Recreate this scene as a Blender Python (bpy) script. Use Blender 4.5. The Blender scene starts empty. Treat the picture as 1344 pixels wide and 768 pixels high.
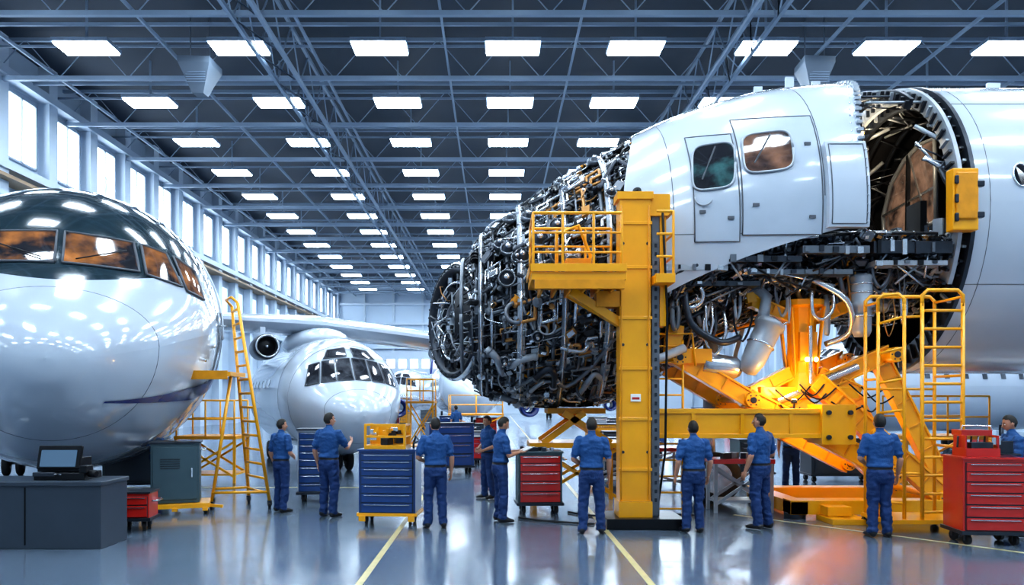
import bpy, math, random
from math import sin, cos, pi, radians, sqrt
from mathutils import Vector as V, Matrix, noise
random.seed(7)
scene = bpy.context.scene

# ------------------------------------------------------------------ materials
def mat(name, col, rough=0.5, metal=0.0, var=0.0, vscale=3.0, bump=0.0, bscale=20.0, emit=None, es=0.0, coat=0.0, spec=0.5):
    m = bpy.data.materials.new(name); m.use_nodes = True
    nt = m.node_tree; b = nt.nodes["Principled BSDF"]
    b.inputs["Base Color"].default_value = (*col, 1)
    b.inputs["Roughness"].default_value = rough
    b.inputs["Metallic"].default_value = metal
    b.inputs["Coat Weight"].default_value = coat
    b.inputs["Coat Roughness"].default_value = 0.06
    b.inputs["Specular IOR Level"].default_value = spec
    tc = nt.nodes.new("ShaderNodeTexCoord")
    n = nt.nodes.new("ShaderNodeTexNoise"); n.inputs["Scale"].default_value = vscale
    n.inputs["Detail"].default_value = 4
    nt.links.new(tc.outputs["Object"], n.inputs["Vector"])
    mx = nt.nodes.new("ShaderNodeMix"); mx.data_type = 'RGBA'
    mx.inputs[6].default_value = (*[c*(1-var) for c in col], 1)
    mx.inputs[7].default_value = (*[min(1, c*(1+var)) for c in col], 1)
    nt.links.new(n.outputs["Fac"], mx.inputs[0])
    nt.links.new(mx.outputs[2], b.inputs["Base Color"])
    if bump > 0:
        n2 = nt.nodes.new("ShaderNodeTexNoise"); n2.inputs["Scale"].default_value = bscale
        n2.inputs["Detail"].default_value = 3
        nt.links.new(tc.outputs["Object"], n2.inputs["Vector"])
        bp = nt.nodes.new("ShaderNodeBump"); bp.inputs["Strength"].default_value = bump
        bp.inputs["Distance"].default_value = 0.02
        nt.links.new(n2.outputs["Fac"], bp.inputs["Height"])
        nt.links.new(bp.outputs["Normal"], b.inputs["Normal"])
    if emit:
        b.inputs["Emission Color"].default_value = (*emit, 1)
        b.inputs["Emission Strength"].default_value = es
    return m

M_yel = mat("yellow_paint", (0.88, 0.39, 0.004), 0.35, 0, 0.14, 2.5, 0.05, 30, coat=0.3)
M_yel2 = mat("yellow_paint_worn", (0.72, 0.29, 0.006), 0.42, 0, 0.3, 5, 0.1, 30)
M_white = mat("aircraft_white", (0.50, 0.56, 0.64), 0.2, 0, 0.07, 1.2, 0.02, 3, coat=0.8)
M_white2 = mat("aircraft_white_panel", (0.43, 0.49, 0.57), 0.26, 0, 0.09, 2, 0.03, 4, coat=0.4)
M_seam = mat("panel_seam", (0.09, 0.10, 0.12), 0.6)
M_blk = mat("black_metal", (0.007, 0.008, 0.011), 0.3, 0.4, 0.3, 9)
M_dk = mat("dark_steel", (0.045, 0.053, 0.068), 0.3, 0.6, 0.3, 9)
M_st = mat("bright_steel", (0.62, 0.66, 0.72), 0.22, 0.8, 0.2, 8)
M_lg = mat("light_grey_primer", (0.36, 0.40, 0.45), 0.35, 0.2, 0.2, 5)
M_cop = mat("bronze_fitting", (0.45, 0.22, 0.07), 0.35, 0.6, 0.2, 8)
M_mid = mat("mid_grey_alloy", (0.17, 0.19, 0.22), 0.3, 0.5, 0.3, 6)
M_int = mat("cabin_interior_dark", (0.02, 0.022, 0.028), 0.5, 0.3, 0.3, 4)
M_navy = mat("navy_stripe", (0.008, 0.022, 0.14), 0.25, coat=0.3)
M_rub = mat("rubber", (0.015, 0.015, 0.017), 0.7, 0, 0.2, 12, 0.1, 40)
M_red = mat("red_enamel", (0.50, 0.016, 0.010), 0.3, 0, 0.1, 4, coat=0.5)
M_blue = mat("blue_enamel", (0.010, 0.05, 0.19), 0.3, 0, 0.1, 4, coat=0.4)
M_grn = mat("grey_green_enamel", (0.06, 0.105, 0.125), 0.4, 0, 0.1, 4)
M_gry = mat("charcoal_laminate", (0.036, 0.050, 0.07), 0.35, 0, 0.15, 3)
M_chr = mat("chrome_handle", (0.7, 0.72, 0.75), 0.15, 1)
M_scr = mat("dark_screen", (0.01, 0.012, 0.02), 0.08, 0, coat=1)
M_scr2 = mat("lit_screen", (0.01, 0.02, 0.04), 0.1, 0, coat=1, emit=(.12, .25, .42), es=.35)
M_lamp = mat("amber_lamp_lens", (1, 0.7, 0.2), 0.3, emit=(1, 0.62, 0.16), es=14)  # glow for the pedestal lights and the added lamp fixtures
M_paper = mat("paper", (0.8, 0.8, 0.78), 0.7)
M_steelw = mat("roof_steel", (0.22, 0.29, 0.38), 0.5, 0.1, 0.1, 1)
M_line = mat("floor_line_paint", (0.55, 0.47, 0.24), 0.35, 0, 0.3, 6)

def glow_glass_mat(name, amber, es, lo=.45, hi=.72, sc=2.3):
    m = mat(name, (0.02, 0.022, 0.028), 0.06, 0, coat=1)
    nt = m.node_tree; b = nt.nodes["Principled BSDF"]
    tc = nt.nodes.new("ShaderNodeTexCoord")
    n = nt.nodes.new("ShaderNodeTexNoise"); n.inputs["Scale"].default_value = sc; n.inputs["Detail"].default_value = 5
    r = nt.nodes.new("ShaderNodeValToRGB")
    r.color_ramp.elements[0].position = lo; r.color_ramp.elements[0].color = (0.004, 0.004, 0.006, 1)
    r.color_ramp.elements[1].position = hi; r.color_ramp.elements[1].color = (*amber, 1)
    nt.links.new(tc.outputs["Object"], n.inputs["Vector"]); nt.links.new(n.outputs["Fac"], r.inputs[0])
    nt.links.new(r.outputs[0], b.inputs["Emission Color"]); b.inputs["Emission Strength"].default_value = es  # noise glow painted into the glass; amber stands in for warm-lit interiors
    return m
M_gl = glow_glass_mat("cockpit_glass_glow", (0.66, 0.27, 0.05), 0.7, .42, .78)
M_gl2 = glow_glass_mat("cockpit_glass_cool_glow", (0.16, 0.20, 0.26), 0.45)

# ------------------------------------------------------------------ mesh builder
def basis(d):
    d = V(d).normalized()
    z = V((0, 0, 1))
    if abs(d.z) > 0.98: z = V((0, 1, 0))
    u = d.cross(z).normalized(); v = u.cross(d).normalized()
    return d, u, v

class MB:
    def __init__(s): s.v = []; s.f = []; s.m = []; s.s = []
    def add(s, vs, fs, m=0, sm=False):
        b = len(s.v); s.v.extend([tuple(p) for p in vs])
        for f in fs:
            s.f.append([b+i for i in f]); s.m.append(m); s.s.append(sm)
    def box(s, c, sz, m=0, rz=0.0, R=None):
        c = V(c); hx, hy, hz = sz[0]/2, sz[1]/2, sz[2]/2
        R = R or Matrix.Rotation(rz, 3, 'Z')
        vs = [c + R @ V((x*hx, y*hy, z*hz)) for z in (-1, 1) for y in (-1, 1) for x in (-1, 1)]
        s.add(vs, [(0, 2, 3, 1), (4, 5, 7, 6), (0, 1, 5, 4), (2, 6, 7, 3), (0, 4, 6, 2), (1, 3, 7, 5)], m)
    def bx(s, a, b, m=0):
        s.box([(a[i]+b[i])/2 for i in range(3)], [abs(b[i]-a[i]) for i in range(3)], m)
    def beam(s, p0, p1, w, h, m=0):
        p0, p1 = V(p0), V(p1); d, u, v = basis(p1-p0)
        R = Matrix((u, d, v)).transposed()
        s.box((p0+p1)/2, (w, (p1-p0).length, h), m, R=R)
    def loft(s, pts, rx, ry, n=12, m=0, ref=None, sm=True, caps=True):
        pts = [V(p) for p in pts]; k = len(pts)
        if not hasattr(rx, '__len__'): rx = [rx]*k
        if not hasattr(ry, '__len__'): ry = [ry]*k
        vs = []; u = None
        for i, p in enumerate(pts):
            t = (pts[min(i+1, k-1)]-pts[max(i-1, 0)])
            if t.length < 1e-9: t = V((0, 0, 1))
            t.normalize()
            if ref is not None: r = V(ref)
            elif u is not None: r = u
            else: r = basis(t)[1]
            u = r - t*r.dot(t)
            if u.length < 1e-4: u = basis(t)[1]
            u.normalize(); w = t.cross(u)
            for j in range(n):
                a = 2*pi*j/n
                vs.append(p + u*rx[i]*cos(a) + w*ry[i]*sin(a))
        fs = [(i*n+j, i*n+(j+1) % n, (i+1)*n+(j+1) % n, (i+1)*n+j) for i in range(k-1) for j in range(n)]
        s.add(vs, fs, m, sm)
        if caps:
            b = len(s.v)-len(vs)
            s.f.append([b+j for j in range(n)][::-1]); s.m.append(m); s.s.append(False)
            s.f.append([b+(k-1)*n+j for j in range(n)]); s.m.append(m); s.s.append(False)
    def tube(s, pts, r, n=8, m=0, sm=True): s.loft(pts, r, r, n, m, sm=sm)
    def cyl(s, p0, p1, r, n=16, m=0, r2=None): s.loft([p0, p1], [r, r if r2 is None else r2], [r, r if r2 is None else r2], n, m)
    def ell(s, c, r, m=0, nu=16, nv=10, fn=None, keep=None):
        if not hasattr(r, '__len__'): r = (r, r, r)
        vs = []; dirs = []
        for i in range(nv+1):
            ph = pi*i/nv
            for j in range(nu):
                th = 2*pi*j/nu
                d = V((sin(ph)*cos(th), sin(ph)*sin(th), cos(ph))); dirs.append(d)
                p = V((d.x*r[0], d.y*r[1], d.z*r[2]))
                if fn: p = fn(p, d)
                vs.append(V(c)+p)
        fs = []
        for i in range(nv):
            for j in range(nu):
                q = (i*nu+j, (i+1)*nu+j, (i+1)*nu+(j+1) % nu, i*nu+(j+1) % nu)
                if keep:
                    dd = sum((dirs[k] for k in q), V((0, 0, 0)))/4
                    if not keep(dd): continue
                fs.append(q)
        s.add(vs, fs, m, True)
    def lathe(s, prof, o, ax, n=32, m=0, sm=True):
        o = V(o); d, u, v = basis(ax)
        vs = [o + d*h + (u*cos(2*pi*j/n)+v*sin(2*pi*j/n))*r for r, h in prof for j in range(n)]
        fs = [(i*n+j, i*n+(j+1) % n, (i+1)*n+(j+1) % n, (i+1)*n+j) for i in range(len(prof)-1) for j in range(n)]
        s.add(vs, fs, m, sm)
    def grid(s, fn, nu, nv, m=0, sm=True):
        vs = [fn(i/nu, j/nv) for i in range(nu+1) for j in range(nv+1)]
        w = nv+1
        s.add(vs, [(i*w+j, (i+1)*w+j, (i+1)*w+j+1, i*w+j+1) for i in range(nu) for j in range(nv)], m, sm)
    def slab(s, fo, fi, nu, nv, m=0, mi=None):
        s.grid(fo, nu, nv, m); s.grid(lambda a, b: fi(1-a, b), nu, nv, m if mi is None else mi)
        for e in (0, 1):
            s.grid(lambda a, b, e=e: fo(a, e)*(1-b)+fi(a, e)*b, nu, 1, m, False)
            s.grid(lambda a, b, e=e: fo(e, a)*(1-b)+fi(e, a)*b, nv, 1, m, False)
    def obj(s, name, mats, loc=(0, 0, 0), rz=0.0, bevel=0.0, parent=None):
        me = bpy.data.meshes.new(name); me.from_pydata(s.v, [], s.f)
        for m in mats: me.materials.append(m)
        me.polygons.foreach_set("material_index", s.m)
        me.polygons.foreach_set("use_smooth", s.s); me.update()
        o = bpy.data.objects.new(name, me); scene.collection.objects.link(o)
        o.location = loc; o.rotation_euler = (0, 0, rz)
        if bevel:
            b = o.modifiers.new("bevel", 'BEVEL'); b.width = bevel; b.segments = 2; b.limit_method = 'ANGLE'
        if parent: o.parent = parent
        return o

def interp(xs, ys, x):
    if x <= xs[0]: return ys[0]
    if x >= xs[-1]: return ys[-1]
    n = len(xs)
    for i in range(n-1):
        if x <= xs[i+1]: break
    def sl(k):
        if k == 0: return (ys[1]-ys[0])/(xs[1]-xs[0])
        if k == n-1: return (ys[-1]-ys[-2])/(xs[-1]-xs[-2])
        a = (ys[k]-ys[k-1])/(xs[k]-xs[k-1]); b = (ys[k+1]-ys[k])/(xs[k+1]-xs[k])
        return 0 if a*b <= 0 else 2*a*b/(a+b)
    h = xs[i+1]-xs[i]; t = (x-xs[i])/h
    return (2*t**3-3*t*t+1)*ys[i]+(t**3-2*t*t+t)*h*sl(i)+(-2*t**3+3*t*t)*ys[i+1]+(t**3-t*t)*h*sl(i+1)

def smooth_path(pts, n=5):
    P2 = []
    for i in range(len(pts)-1):
        a = pts[max(0, i-1)]; b = pts[i]; c = pts[i+1]; d = pts[min(len(pts)-1, i+2)]
        for k in range(n):
            u = k/n; P2.append(.5*((2*b)+(c-a)*u+(2*a-5*b+4*c-d)*u*u+(3*b-a-3*c+d)*u**3))
    P2.append(pts[-1]); return P2

# ------------------------------------------------------------------ room
XL, XR, YB, YF, ZC = -22.0, 32.0, 105.0, -12.0, 18.0
def floor_mat():
    m = mat("polished_hangar_floor", (0.115, 0.155, 0.21), 0.16, 0, 0.3, 0.5, coat=0.5)
    nt = m.node_tree; b = nt.nodes["Principled BSDF"]
    b.inputs["Specular IOR Level"].default_value = 0.9
    b.inputs["Coat Roughness"].default_value = 0.12
    tc = nt.nodes.new("ShaderNodeTexCoord")
    n = nt.nodes.new("ShaderNodeTexNoise"); n.inputs["Scale"].default_value = 1.3; n.inputs["Detail"].default_value = 6
    mr = nt.nodes.new("ShaderNodeMapRange"); mr.inputs[3].default_value = 0.08; mr.inputs[4].default_value = 0.32
    nt.links.new(tc.outputs["Object"], n.inputs["Vector"]); nt.links.new(n.outputs["Fac"], mr.inputs[0])
    nt.links.new(mr.outputs[0], b.inputs["Roughness"])
    br = nt.nodes.new("ShaderNodeTexBrick"); br.inputs["Scale"].default_value = 0.25; br.offset = 0
    br.inputs["Mortar Size"].default_value = 0.003; br.inputs["Row Height"].default_value = 1.0; br.inputs["Brick Width"].default_value = 1.0
    br.inputs["Color1"].default_value = (1, 1, 1, 1); br.inputs["Color2"].default_value = (0.93, 0.93, 0.93, 1); br.inputs["Mortar"].default_value = (0.45, 0.45, 0.45, 1)
    nt.links.new(tc.outputs["Object"], br.inputs["Vector"])
    src = b.inputs["Base Color"].links[0].from_socket
    mu = nt.nodes.new("ShaderNodeMix"); mu.data_type = 'RGBA'; mu.blend_type = 'MULTIPLY'; mu.inputs[0].default_value = 1
    nt.links.new(src, mu.inputs[6]); nt.links.new(br.outputs["Color"], mu.inputs[7]); nt.links.new(mu.outputs[2], b.inputs["Base Color"])
    n3 = nt.nodes.new("ShaderNodeTexNoise"); n3.inputs["Scale"].default_value = 2.2; n3.inputs["Detail"].default_value = 3
    bp = nt.nodes.new("ShaderNodeBump"); bp.inputs["Strength"].default_value = 0.18; bp.inputs["Distance"].default_value = 0.02
    nt.links.new(tc.outputs["Object"], n3.inputs["Vector"]); nt.links.new(n3.outputs["Fac"], bp.inputs["Height"]); nt.links.new(bp.outputs["Normal"], b.inputs["Normal"])
    return m
mb = MB(); mb.bx((XL, YF-15, -0.3), (XR, YB, 0)); mb.obj("floor", [floor_mat()])
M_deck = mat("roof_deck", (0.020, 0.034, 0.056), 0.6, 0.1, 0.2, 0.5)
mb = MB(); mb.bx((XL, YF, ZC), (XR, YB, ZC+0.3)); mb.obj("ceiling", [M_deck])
M_wall = mat("hangar_wall_cladding", (0.34, 0.42, 0.52), 0.6, 0, 0.12, 0.6)
M_wall2 = mat("wall_pilaster", (0.46, 0.54, 0.64), 0.55, 0, 0.08, 1)
M_wallb = mat("back_wall_cladding", (0.46, 0.56, 0.68), 0.6, 0, 0.1, 0.3)

mb = MB(); mb.bx((XL-0.4, YF, 0), (XL, YB, ZC))
y = -8.0
for k in range(31):
    mb.bx((XL, y-0.35, 0), (XL+0.55, y+0.35, ZC), 1)
    y += 3.75
for z in (12.3, 16.4, 8.0, 4.0):
    mb.bx((XL, YF, z-0.18), (XL+0.7, YB, z+0.18), 1)
mb.bx((XL, YF, 11.6), (XL+1.0, YB, 11.75), 2)
mb.obj("wall_left", [M_wall, M_wall2, mat("cable_tray", (0.25, 0.17, 0.10), 0.5, 0.3)])
M_win = mat("frosted_daylight_glazing", (0.8, 0.86, 0.95), 0.3, emit=(0.78, 0.90, 1.0), es=4.5)
M_wfr = mat("window_frame", (0.3, 0.36, 0.44), 0.4)
M_lowg = mat("lower_glazing", (0.5, 0.58, 0.68), 0.3, emit=(0.62, 0.8, 1.0), es=0.6)
y = -8.0
for k in range(30):
    yc = y+1.875
    w = MB()
    w.bx((XL+0.02, yc-1.1, 12.9), (XL+0.10, yc+1.1, 15.9), 0)
    for yy in (-1.1, 0, 1.1): w.bx((XL+0.02, yc+yy-0.04, 12.85), (XL+0.2, yc+yy+0.04, 15.95), 1)
    for zz in (12.9, 15.9): w.bx((XL+0.02, yc-1.12, zz-0.05), (XL+0.2, yc+1.12, zz+0.05), 1)
    w.bx((XL+0.02, yc-0.9, 8.9), (XL+0.10, yc+0.9, 11.0), 2)
    w.obj("window_%d" % (k+1), [M_win, M_wfr, M_lowg])
    y += 3.75
mb = MB(); mb.bx((XR, YF, 0), (XR+0.4, YB, ZC))
for k in range(31): mb.bx((XR-0.5, -8+3.75*k-0.3, 0), (XR, -8+3.75*k+0.3, ZC), 1)
mb.obj("wall_right", [M_wall, M_wall2])
mb = MB(); mb.bx((XL, YB, 0), (XR, YB+0.4, ZC))
for k in range(14): mb.bx((XL+4*k-0.15, YB-0.4, 0), (XL+4*k+0.15, YB, ZC), 1)
for z in (3, 6, 9, 12.3, 15): mb.bx((XL, YB-0.5, z-0.15), (XR, YB, z+0.15), 1)
mb.obj("wall_back", [M_wallb, M_wall2])
mb = MB()
for k in range(5):
    mb.bx((-17+9*k, YB-0.65, 0), (-9+9*k, YB-0.5, 8.5), 0)
    for j in range(5): mb.bx((-17+9*k+1.6*j+0.6, YB-0.7, 6.2), (-17+9*k+1.6*j+1.6, YB-0.64, 7.4), 1)
mb.obj("door_1", [mat("hangar_door", (0.44, 0.52, 0.62), 0.5), M_win])

# roof structure
mb = MB()
ROW0, DR = 2.4, 5.6
for i in range(-2, 19):
    Y = ROW0 + DR*i + 2.8
    if Y > YB-1: break
    mb.bx((XL, Y-0.09, 15.9), (XR, Y+0.09, 16.08))
    mb.bx((XL, Y-0.06, 17.6), (XR, Y+0.06, 17.75))
    mb.bx((XL, Y+1.9, 16.5), (XR, Y+2.0, 16.62))
    mb.bx((XL, Y+4.6, 16.9), (XR, Y+4.66, 17.0))
    n = 18; st = (XR-XL)/n
    for k in range(n):
        x0 = XL+k*st
        mb.beam((x0, Y, 16.0), (x0+st/2, Y, 17.7), 0.035, 0.035); mb.beam((x0+st/2, Y, 17.7), (x0+st, Y, 16.0), 0.035, 0.035)
for x in (-19.2, -13.2, -7.4, -2, 3.2, 13.2, 18, 23, 28):
    mb.bx((x-0.04, YF, 16.1), (x+0.04, YB, 16.24))
for x in (-8.9, 9.6):
    for dx in (-0.5, 0.5):
        mb.bx((x+dx-0.07, YF, 15.6), (x+dx+0.07, YB, 15.76)); 
        mb.bx((x+dx-0.06, YF, 17.3), (x+dx+0.06, YB, 17.45))
        k = 0; yy = YF
        while yy < YB-2.8:
            mb.beam((x+dx, yy, 15.65), (x+dx, yy+1.4, 17.4), 0.05, 0.05); mb.beam((x+dx, yy+1.4, 17.4), (x+dx, yy+2.8, 15.65), 0.05, 0.05)
            mb.beam((x-0.5, yy, 15.65), (x+0.5, yy+2.8, 15.65), 0.045, 0.045)
            yy += 2.8
mb.obj("roof_trusses", [M_steelw])
mb = MB()
for i in range(-1, 18):
    Y = ROW0+DR*i
    if Y > 98: break
    for x in (-16.3, -10.2, -4.6, 0.7, 5.6, 10.8, 15.6, 20.4, 26):
        mb.bx((x-1.05, Y-0.55, 15.98), (x+1.05, Y+0.55, 16.06), 1)
        mb.bx((x-1.10, Y-0.60, 16.05), (x+1.10, Y+0.60, 16.2), 0)
        mb.bx((x-0.04, Y-0.04, 16.2), (x+0.04, Y+0.04, 18), 0)
mb.obj("ceiling_lights", [M_steelw, mat("led_panel", (1, 1, 1), 0.4, emit=(0.76, 0.89, 1.0), es=26)])
M_heat = mat("heater_casing", (.10, .13, .17), .5)
def heater(loc):
    m = MB(); m.loft([(0, 0, 0), (0, 0, 0.5), (0, 0, 1.1), (0, 0, 1.35)], [0.35, 0.6, 0.95, 0.95], [0.3, 0.55, 0.85, 0.85], 4, 0, ref=(1, 1, 0), sm=False)
    for x in (-.4, .4): m.cyl((x, 0, 1.3), (x, 0, ZC-loc[2]-.01), 0.03, 8)
    for k in range(5): m.box((0, -.50, .35+.1*k), (.8, .03, .02), 1)
    m.obj("unit_heater", [M_heat, M_steelw], loc)
heater((-12.2, 31.5, 14.6)); heater((13.2, 31.5, 14.6))

mb = MB()
for x in (-1.5, 1.72): mb.bx((x-0.04, 5, 0.0), (x+0.04, 90, 0.004))
mb.beam((4.2, 13.4, 0.003), (9.5, 7.2, 0.003), 0.06, 0.004)
mb.beam((-20, 17.5, 0.003), (-1.5, 17.5, 0.003), 0.08, 0.004)
mb.obj("floor_marking", [M_line])

# ------------------------------------------------------------------ airliner (intact)
PS = [0, .04, .15, .5, 1.0, 1.6, 2.4, 3.4, 4.6, 6]
PT = [-.75, -.55, -.38, -.02, .30, .72, 1.62, 2.2, 2.44, 2.5]
PB = [-.75, -.98, -1.15, -1.55, -1.85, -2.1, -2.3, -2.42, -2.5, -2.5]
PH = [0, .26, .5, .95, 1.35, 1.72, 2.1, 2.35, 2.47, 2.5]
PW = [-.75, -.75, -.72, -.62, -.5, -.35, -.2, -.08, 0, 0]
class Fus:
    def __init__(s, R, L): s.k = R/2.5; s.L = L; s.R = R
    def prof(s, t):
        k = s.k; q = t/k
        if q <= 6: return [interp(PS, a, q)*k for a in (PT, PB, PH, PW)]
        tl = s.L*0.62
        if t < tl: return [s.R, -s.R, s.R, 0]
        f = (t-tl)/(s.L-tl); f = min(1, f)
        r = 1-f**1.6*0.93
        return [s.R, s.R-2*s.R*r, s.R*r, s.R-s.R*r]
    def P(s, t, th, off=0):
        T, B, H, W = s.prof(t)
        z = W+((T-W) if sin(th) >= 0 else (W-B))*sin(th)
        p = V((H*cos(th), t, z))
        if off:
            n = V((cos(th), -0.5*max(0, 1-t/(4*s.k)), sin(th))).normalized(); p += n*off
        return p
    def sz(s, t, z, off=0):
        T, B, H, W = s.prof(t)
        q = (z-W)/((T-W) if z > W else (W-B)); return s.P(t, math.asin(max(-1, min(1, q))), off)
    def uz(s, u, z, off=0):
        lo, hi = 0.01, 6*s.k
        for _ in range(28):
            t = (lo+hi)/2; T, B, H, W = s.prof(t)
            d = (u/H)**2+((z-W)/((T-W) if z > W else (W-B)))**2
            if d > 1: lo = t
            else: hi = t
        p = V((u, t, z)); n = V((u/s.R, -0.7, (z-W)/s.R+0.3)).normalized(); return p+n*off

def quadpane(mb, F, c, m, mf, off=0.02, fr=0.03):
    f = lambda a, b: F.uz(*[(c[0][i]*(1-a)+c[1][i]*a)*(1-b)+(c[3][i]*(1-a)+c[2][i]*a)*b for i in (0, 1)], off=off)
    mb.grid(f, 8, 5, m)
    path = [f(i/8, 0) for i in range(9)]+[f(1, i/5) for i in range(1, 6)]+[f(1-i/8, 1) for i in range(1, 9)]+[f(0, 1-i/5) for i in range(1, 6)]
    mb.tube(path, fr, 6, mf)

def paint_split(name, z0, slope, dark):
    m = mat(name, (0.44, 0.50, 0.58), 0.14, 0, 0.06, 1.0, 0.015, 2.5, coat=0.9)
    nt = m.node_tree; b = nt.nodes["Principled BSDF"]
    tc = nt.nodes.new("ShaderNodeTexCoord"); sp = nt.nodes.new("ShaderNodeSeparateXYZ")
    nt.links.new(tc.outputs["Object"], sp.inputs[0])
    a = nt.nodes.new("ShaderNodeMath"); a.operation = 'MULTIPLY_ADD'; a.inputs[1].default_value = -slope; nt.links.new(sp.outputs[1], a.inputs[0]); nt.links.new(sp.outputs[2], a.inputs[2])
    g = nt.nodes.new("ShaderNodeMath"); g.operation = 'GREATER_THAN'; g.inputs[1].default_value = z0; nt.links.new(a.outputs[0], g.inputs[0])
    mx = nt.nodes.new("ShaderNodeMix"); mx.data_type = 'RGBA'
    src = b.inputs["Base Color"].links[0].from_socket
    nt.links.new(g.outputs[0], mx.inputs[0]); nt.links.new(src, mx.inputs[6]); mx.inputs[7].default_value = (*dark, 1)
    nt.links.new(mx.outputs[2], b.inputs["Base Color"])
    return m

def airliner(name, R, L, tip, zc, ang, panes, body, rings, extra=None, gear=True):
    F = Fus(R, L); k = F.k; mb = MB()
    N = 72; st = []
    q = 0
    while q < 1: st.append(6*k*q**2.2); q += 1/34
    st += [6*k+(L-6*k)*i/24 for i in range(25)]
    st[0] = 0.001
    mb.grid(lambda a, b: F.P(st[int(round(a*(len(st)-1)))], 2*pi*b), len(st)-1, N, 0)
    for p in panes: quadpane(mb, F, p, 1, 2, fr=0.02*k)
    for r in rings: mb.tube([F.P(r*k, 2*pi*i/60, -0.002) for i in range(61)], 0.007, 6, 2)
    for sgn in (0, 1):
        t = 7*k
        while t < L*0.6:
            th = 0.22; a0 = th if sgn == 0 else pi-th
            mb.grid(lambda a, b: F.P(t-.12+.24*a, a0-.07+.14*b, 0.012), 3, 3, 1)
            t += 0.9
    if gear:
        for (gx, gy) in ((0, 3.4*k), (-1.6*k, L*.5), (1.6*k, L*.5)):
            zb = -R*0.85
            mb.cyl((gx, gy, zb), (gx, gy, -zc+0.3), 0.08, 10, 3)
            for dx in (-0.16, 0.16): mb.lathe([(0.05, -.08), (.24, -.09), (.3, -.05), (.3, .05), (.24, .09), (.05, .08)], (gx+dx, gy, -zc+0.3), (1, 0, 0), 20, 4)
    if extra: extra(mb, F, k)
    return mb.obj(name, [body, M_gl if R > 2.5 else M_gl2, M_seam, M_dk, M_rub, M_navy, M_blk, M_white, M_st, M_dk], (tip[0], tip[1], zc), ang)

def exA(mb, F, k):
    mb.grid(lambda a, b: F.sz(.55+6.6*a, -1.50+0.80*a**1.4+(b-.5)*0.24*(0.10+min(1, a*3)), 0.02), 36, 4, 5)
    f = lambda a, b: F.P(4.9+0.45*a+0.25*b, -0.05+0.75*b, 0.015)
    mb.grid(f, 4, 16, 6)  # black patch painting in the dark of the open doorway
    mb.tube([f(0, i/16) for i in range(17)], 0.03, 6, 7); mb.tube([f(1, i/16) for i in range(17)], 0.03, 6, 8)
    g = lambda a, b: F.P(3.55+0.9*a, -0.35+0.5*b, 0.01)
    mb.tube([g(i/6, 0) for i in range(7)]+[g(1, i/6) for i in range(1, 7)]+[g(1-i/6, 1) for i in range(1, 7)]+[g(0, 1-i/6) for i in range(1, 7)], 0.008, 5, 2)
    for (t, th) in ((2.6, -.2), (2.9, -.32), (3.1, -.1)):
        p = F.P(t, th, 0.02); mb.ell(p, (0.03, 0.12, 0.03), 8, 8, 6)
    for sgn in (-1, 1):
        mb.tube([F.uz(sgn*.25, .86, .05), F.uz(sgn*1.0, 1.12, .06)], .012, 5, 6)
        mb.cyl(F.P(4.0, 0.05 if sgn > 0 else pi-.05, 0), F.P(3.7, 0.05 if sgn > 0 else pi-.05, .15), .02, 6, 8)
    mb.slab(lambda a, b: V((0.12*(1-b)+.02, 16+3.2*b+(4.5-2.2*b)*a, 2.6+4.2*b)), lambda a, b: V((-0.12*(1-b)-.02, 16+3.2*b+(4.5-2.2*b)*a, 2.6+4.2*b)), 4, 4, 7)
panesA = []
for s in (-1, 1):
    panesA.append([(s*.06, .80), (s*1.22, .76), (s*1.12, 1.34), (s*.06, 1.42)])
    panesA.append([(s*1.33, .72), (s*1.92, .58), (s*1.66, 1.22), (s*1.24, 1.33)])
    panesA.append([(s*2.0, .52), (s*2.32, .42), (s*2.18, .98), (s*1.78, 1.2)])
bodyA = paint_split("airliner_two_tone_paint", 0.06, 0.30, (0.016, 0.034, 0.046))
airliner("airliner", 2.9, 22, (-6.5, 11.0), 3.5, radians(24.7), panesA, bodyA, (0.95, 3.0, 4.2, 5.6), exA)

def exB(mb, F, k):
    zt = F.R
    def wing(side, span, dz):
        def up(a, b): 
            c = 3.4*(1-0.35*b*span/11); x = side*b*span; y = 5.2+0.10*abs(x)+c*a
            return V((x, y, zt+0.62+dz*b+0.30*sin(pi*min(1, a**.6))*(1-.4*b)-.12*a))
        def lo(a, b):
            c = 3.4*(1-0.35*b*span/11); x = side*b*span; y = 5.2+0.10*abs(x)+c*a
            return V((x, y, zt+0.52+dz*b-0.26*sin(pi*min(1, a**.6))*(1-.4*b)-.12*a))
        mb.slab(up, lo, 10, 10, 7)
    wing(1, 11, -.9); wing(-1, 3.6, 0.1)
    mb.ell((0, 6.8, zt+.02), (1.0, 2.9, .5), 0, 20, 12)
    for x, y_, z_, q in ((-1.95, 3.4, zt-.32, .76), (4.2, 3.9, zt-.2, 1), (7.6, 4.1, zt-.45, 1)):
        mb.lathe([(0.1*q, 1.3), (.30*q, 1.0), (.34*q, .2), (.40*q, 0), (.47*q, .05), (.5*q, .5), (.46*q, 1.6), (.25*q, 2.6), (0.02, 2.9)], (x, y_, z_), (0, 1, 0), 24, 9)
        mb.lathe([(0.0, .25), (.34*q, .3)], (x, y_, z_), (0, 1, 0), 24, 6)
        mb.lathe([(.38*q, .02), (.41*q, -.02), (.44*q, .02)], (x, y_, z_), (0, 1, 0), 24, 8)
        mb.ell((x, y_+.2, z_), (.06, .15, .06), 8, 10, 8)
        mb.box((x, y_+2.0, z_+.42), (.15, 1.8, .45), 7)
    mb.grid(lambda a, b: F.sz(1.9+1.6*a, -.1+(b-.5)*.07, 0.012), 8, 2, 5)
panesB = []
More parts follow.
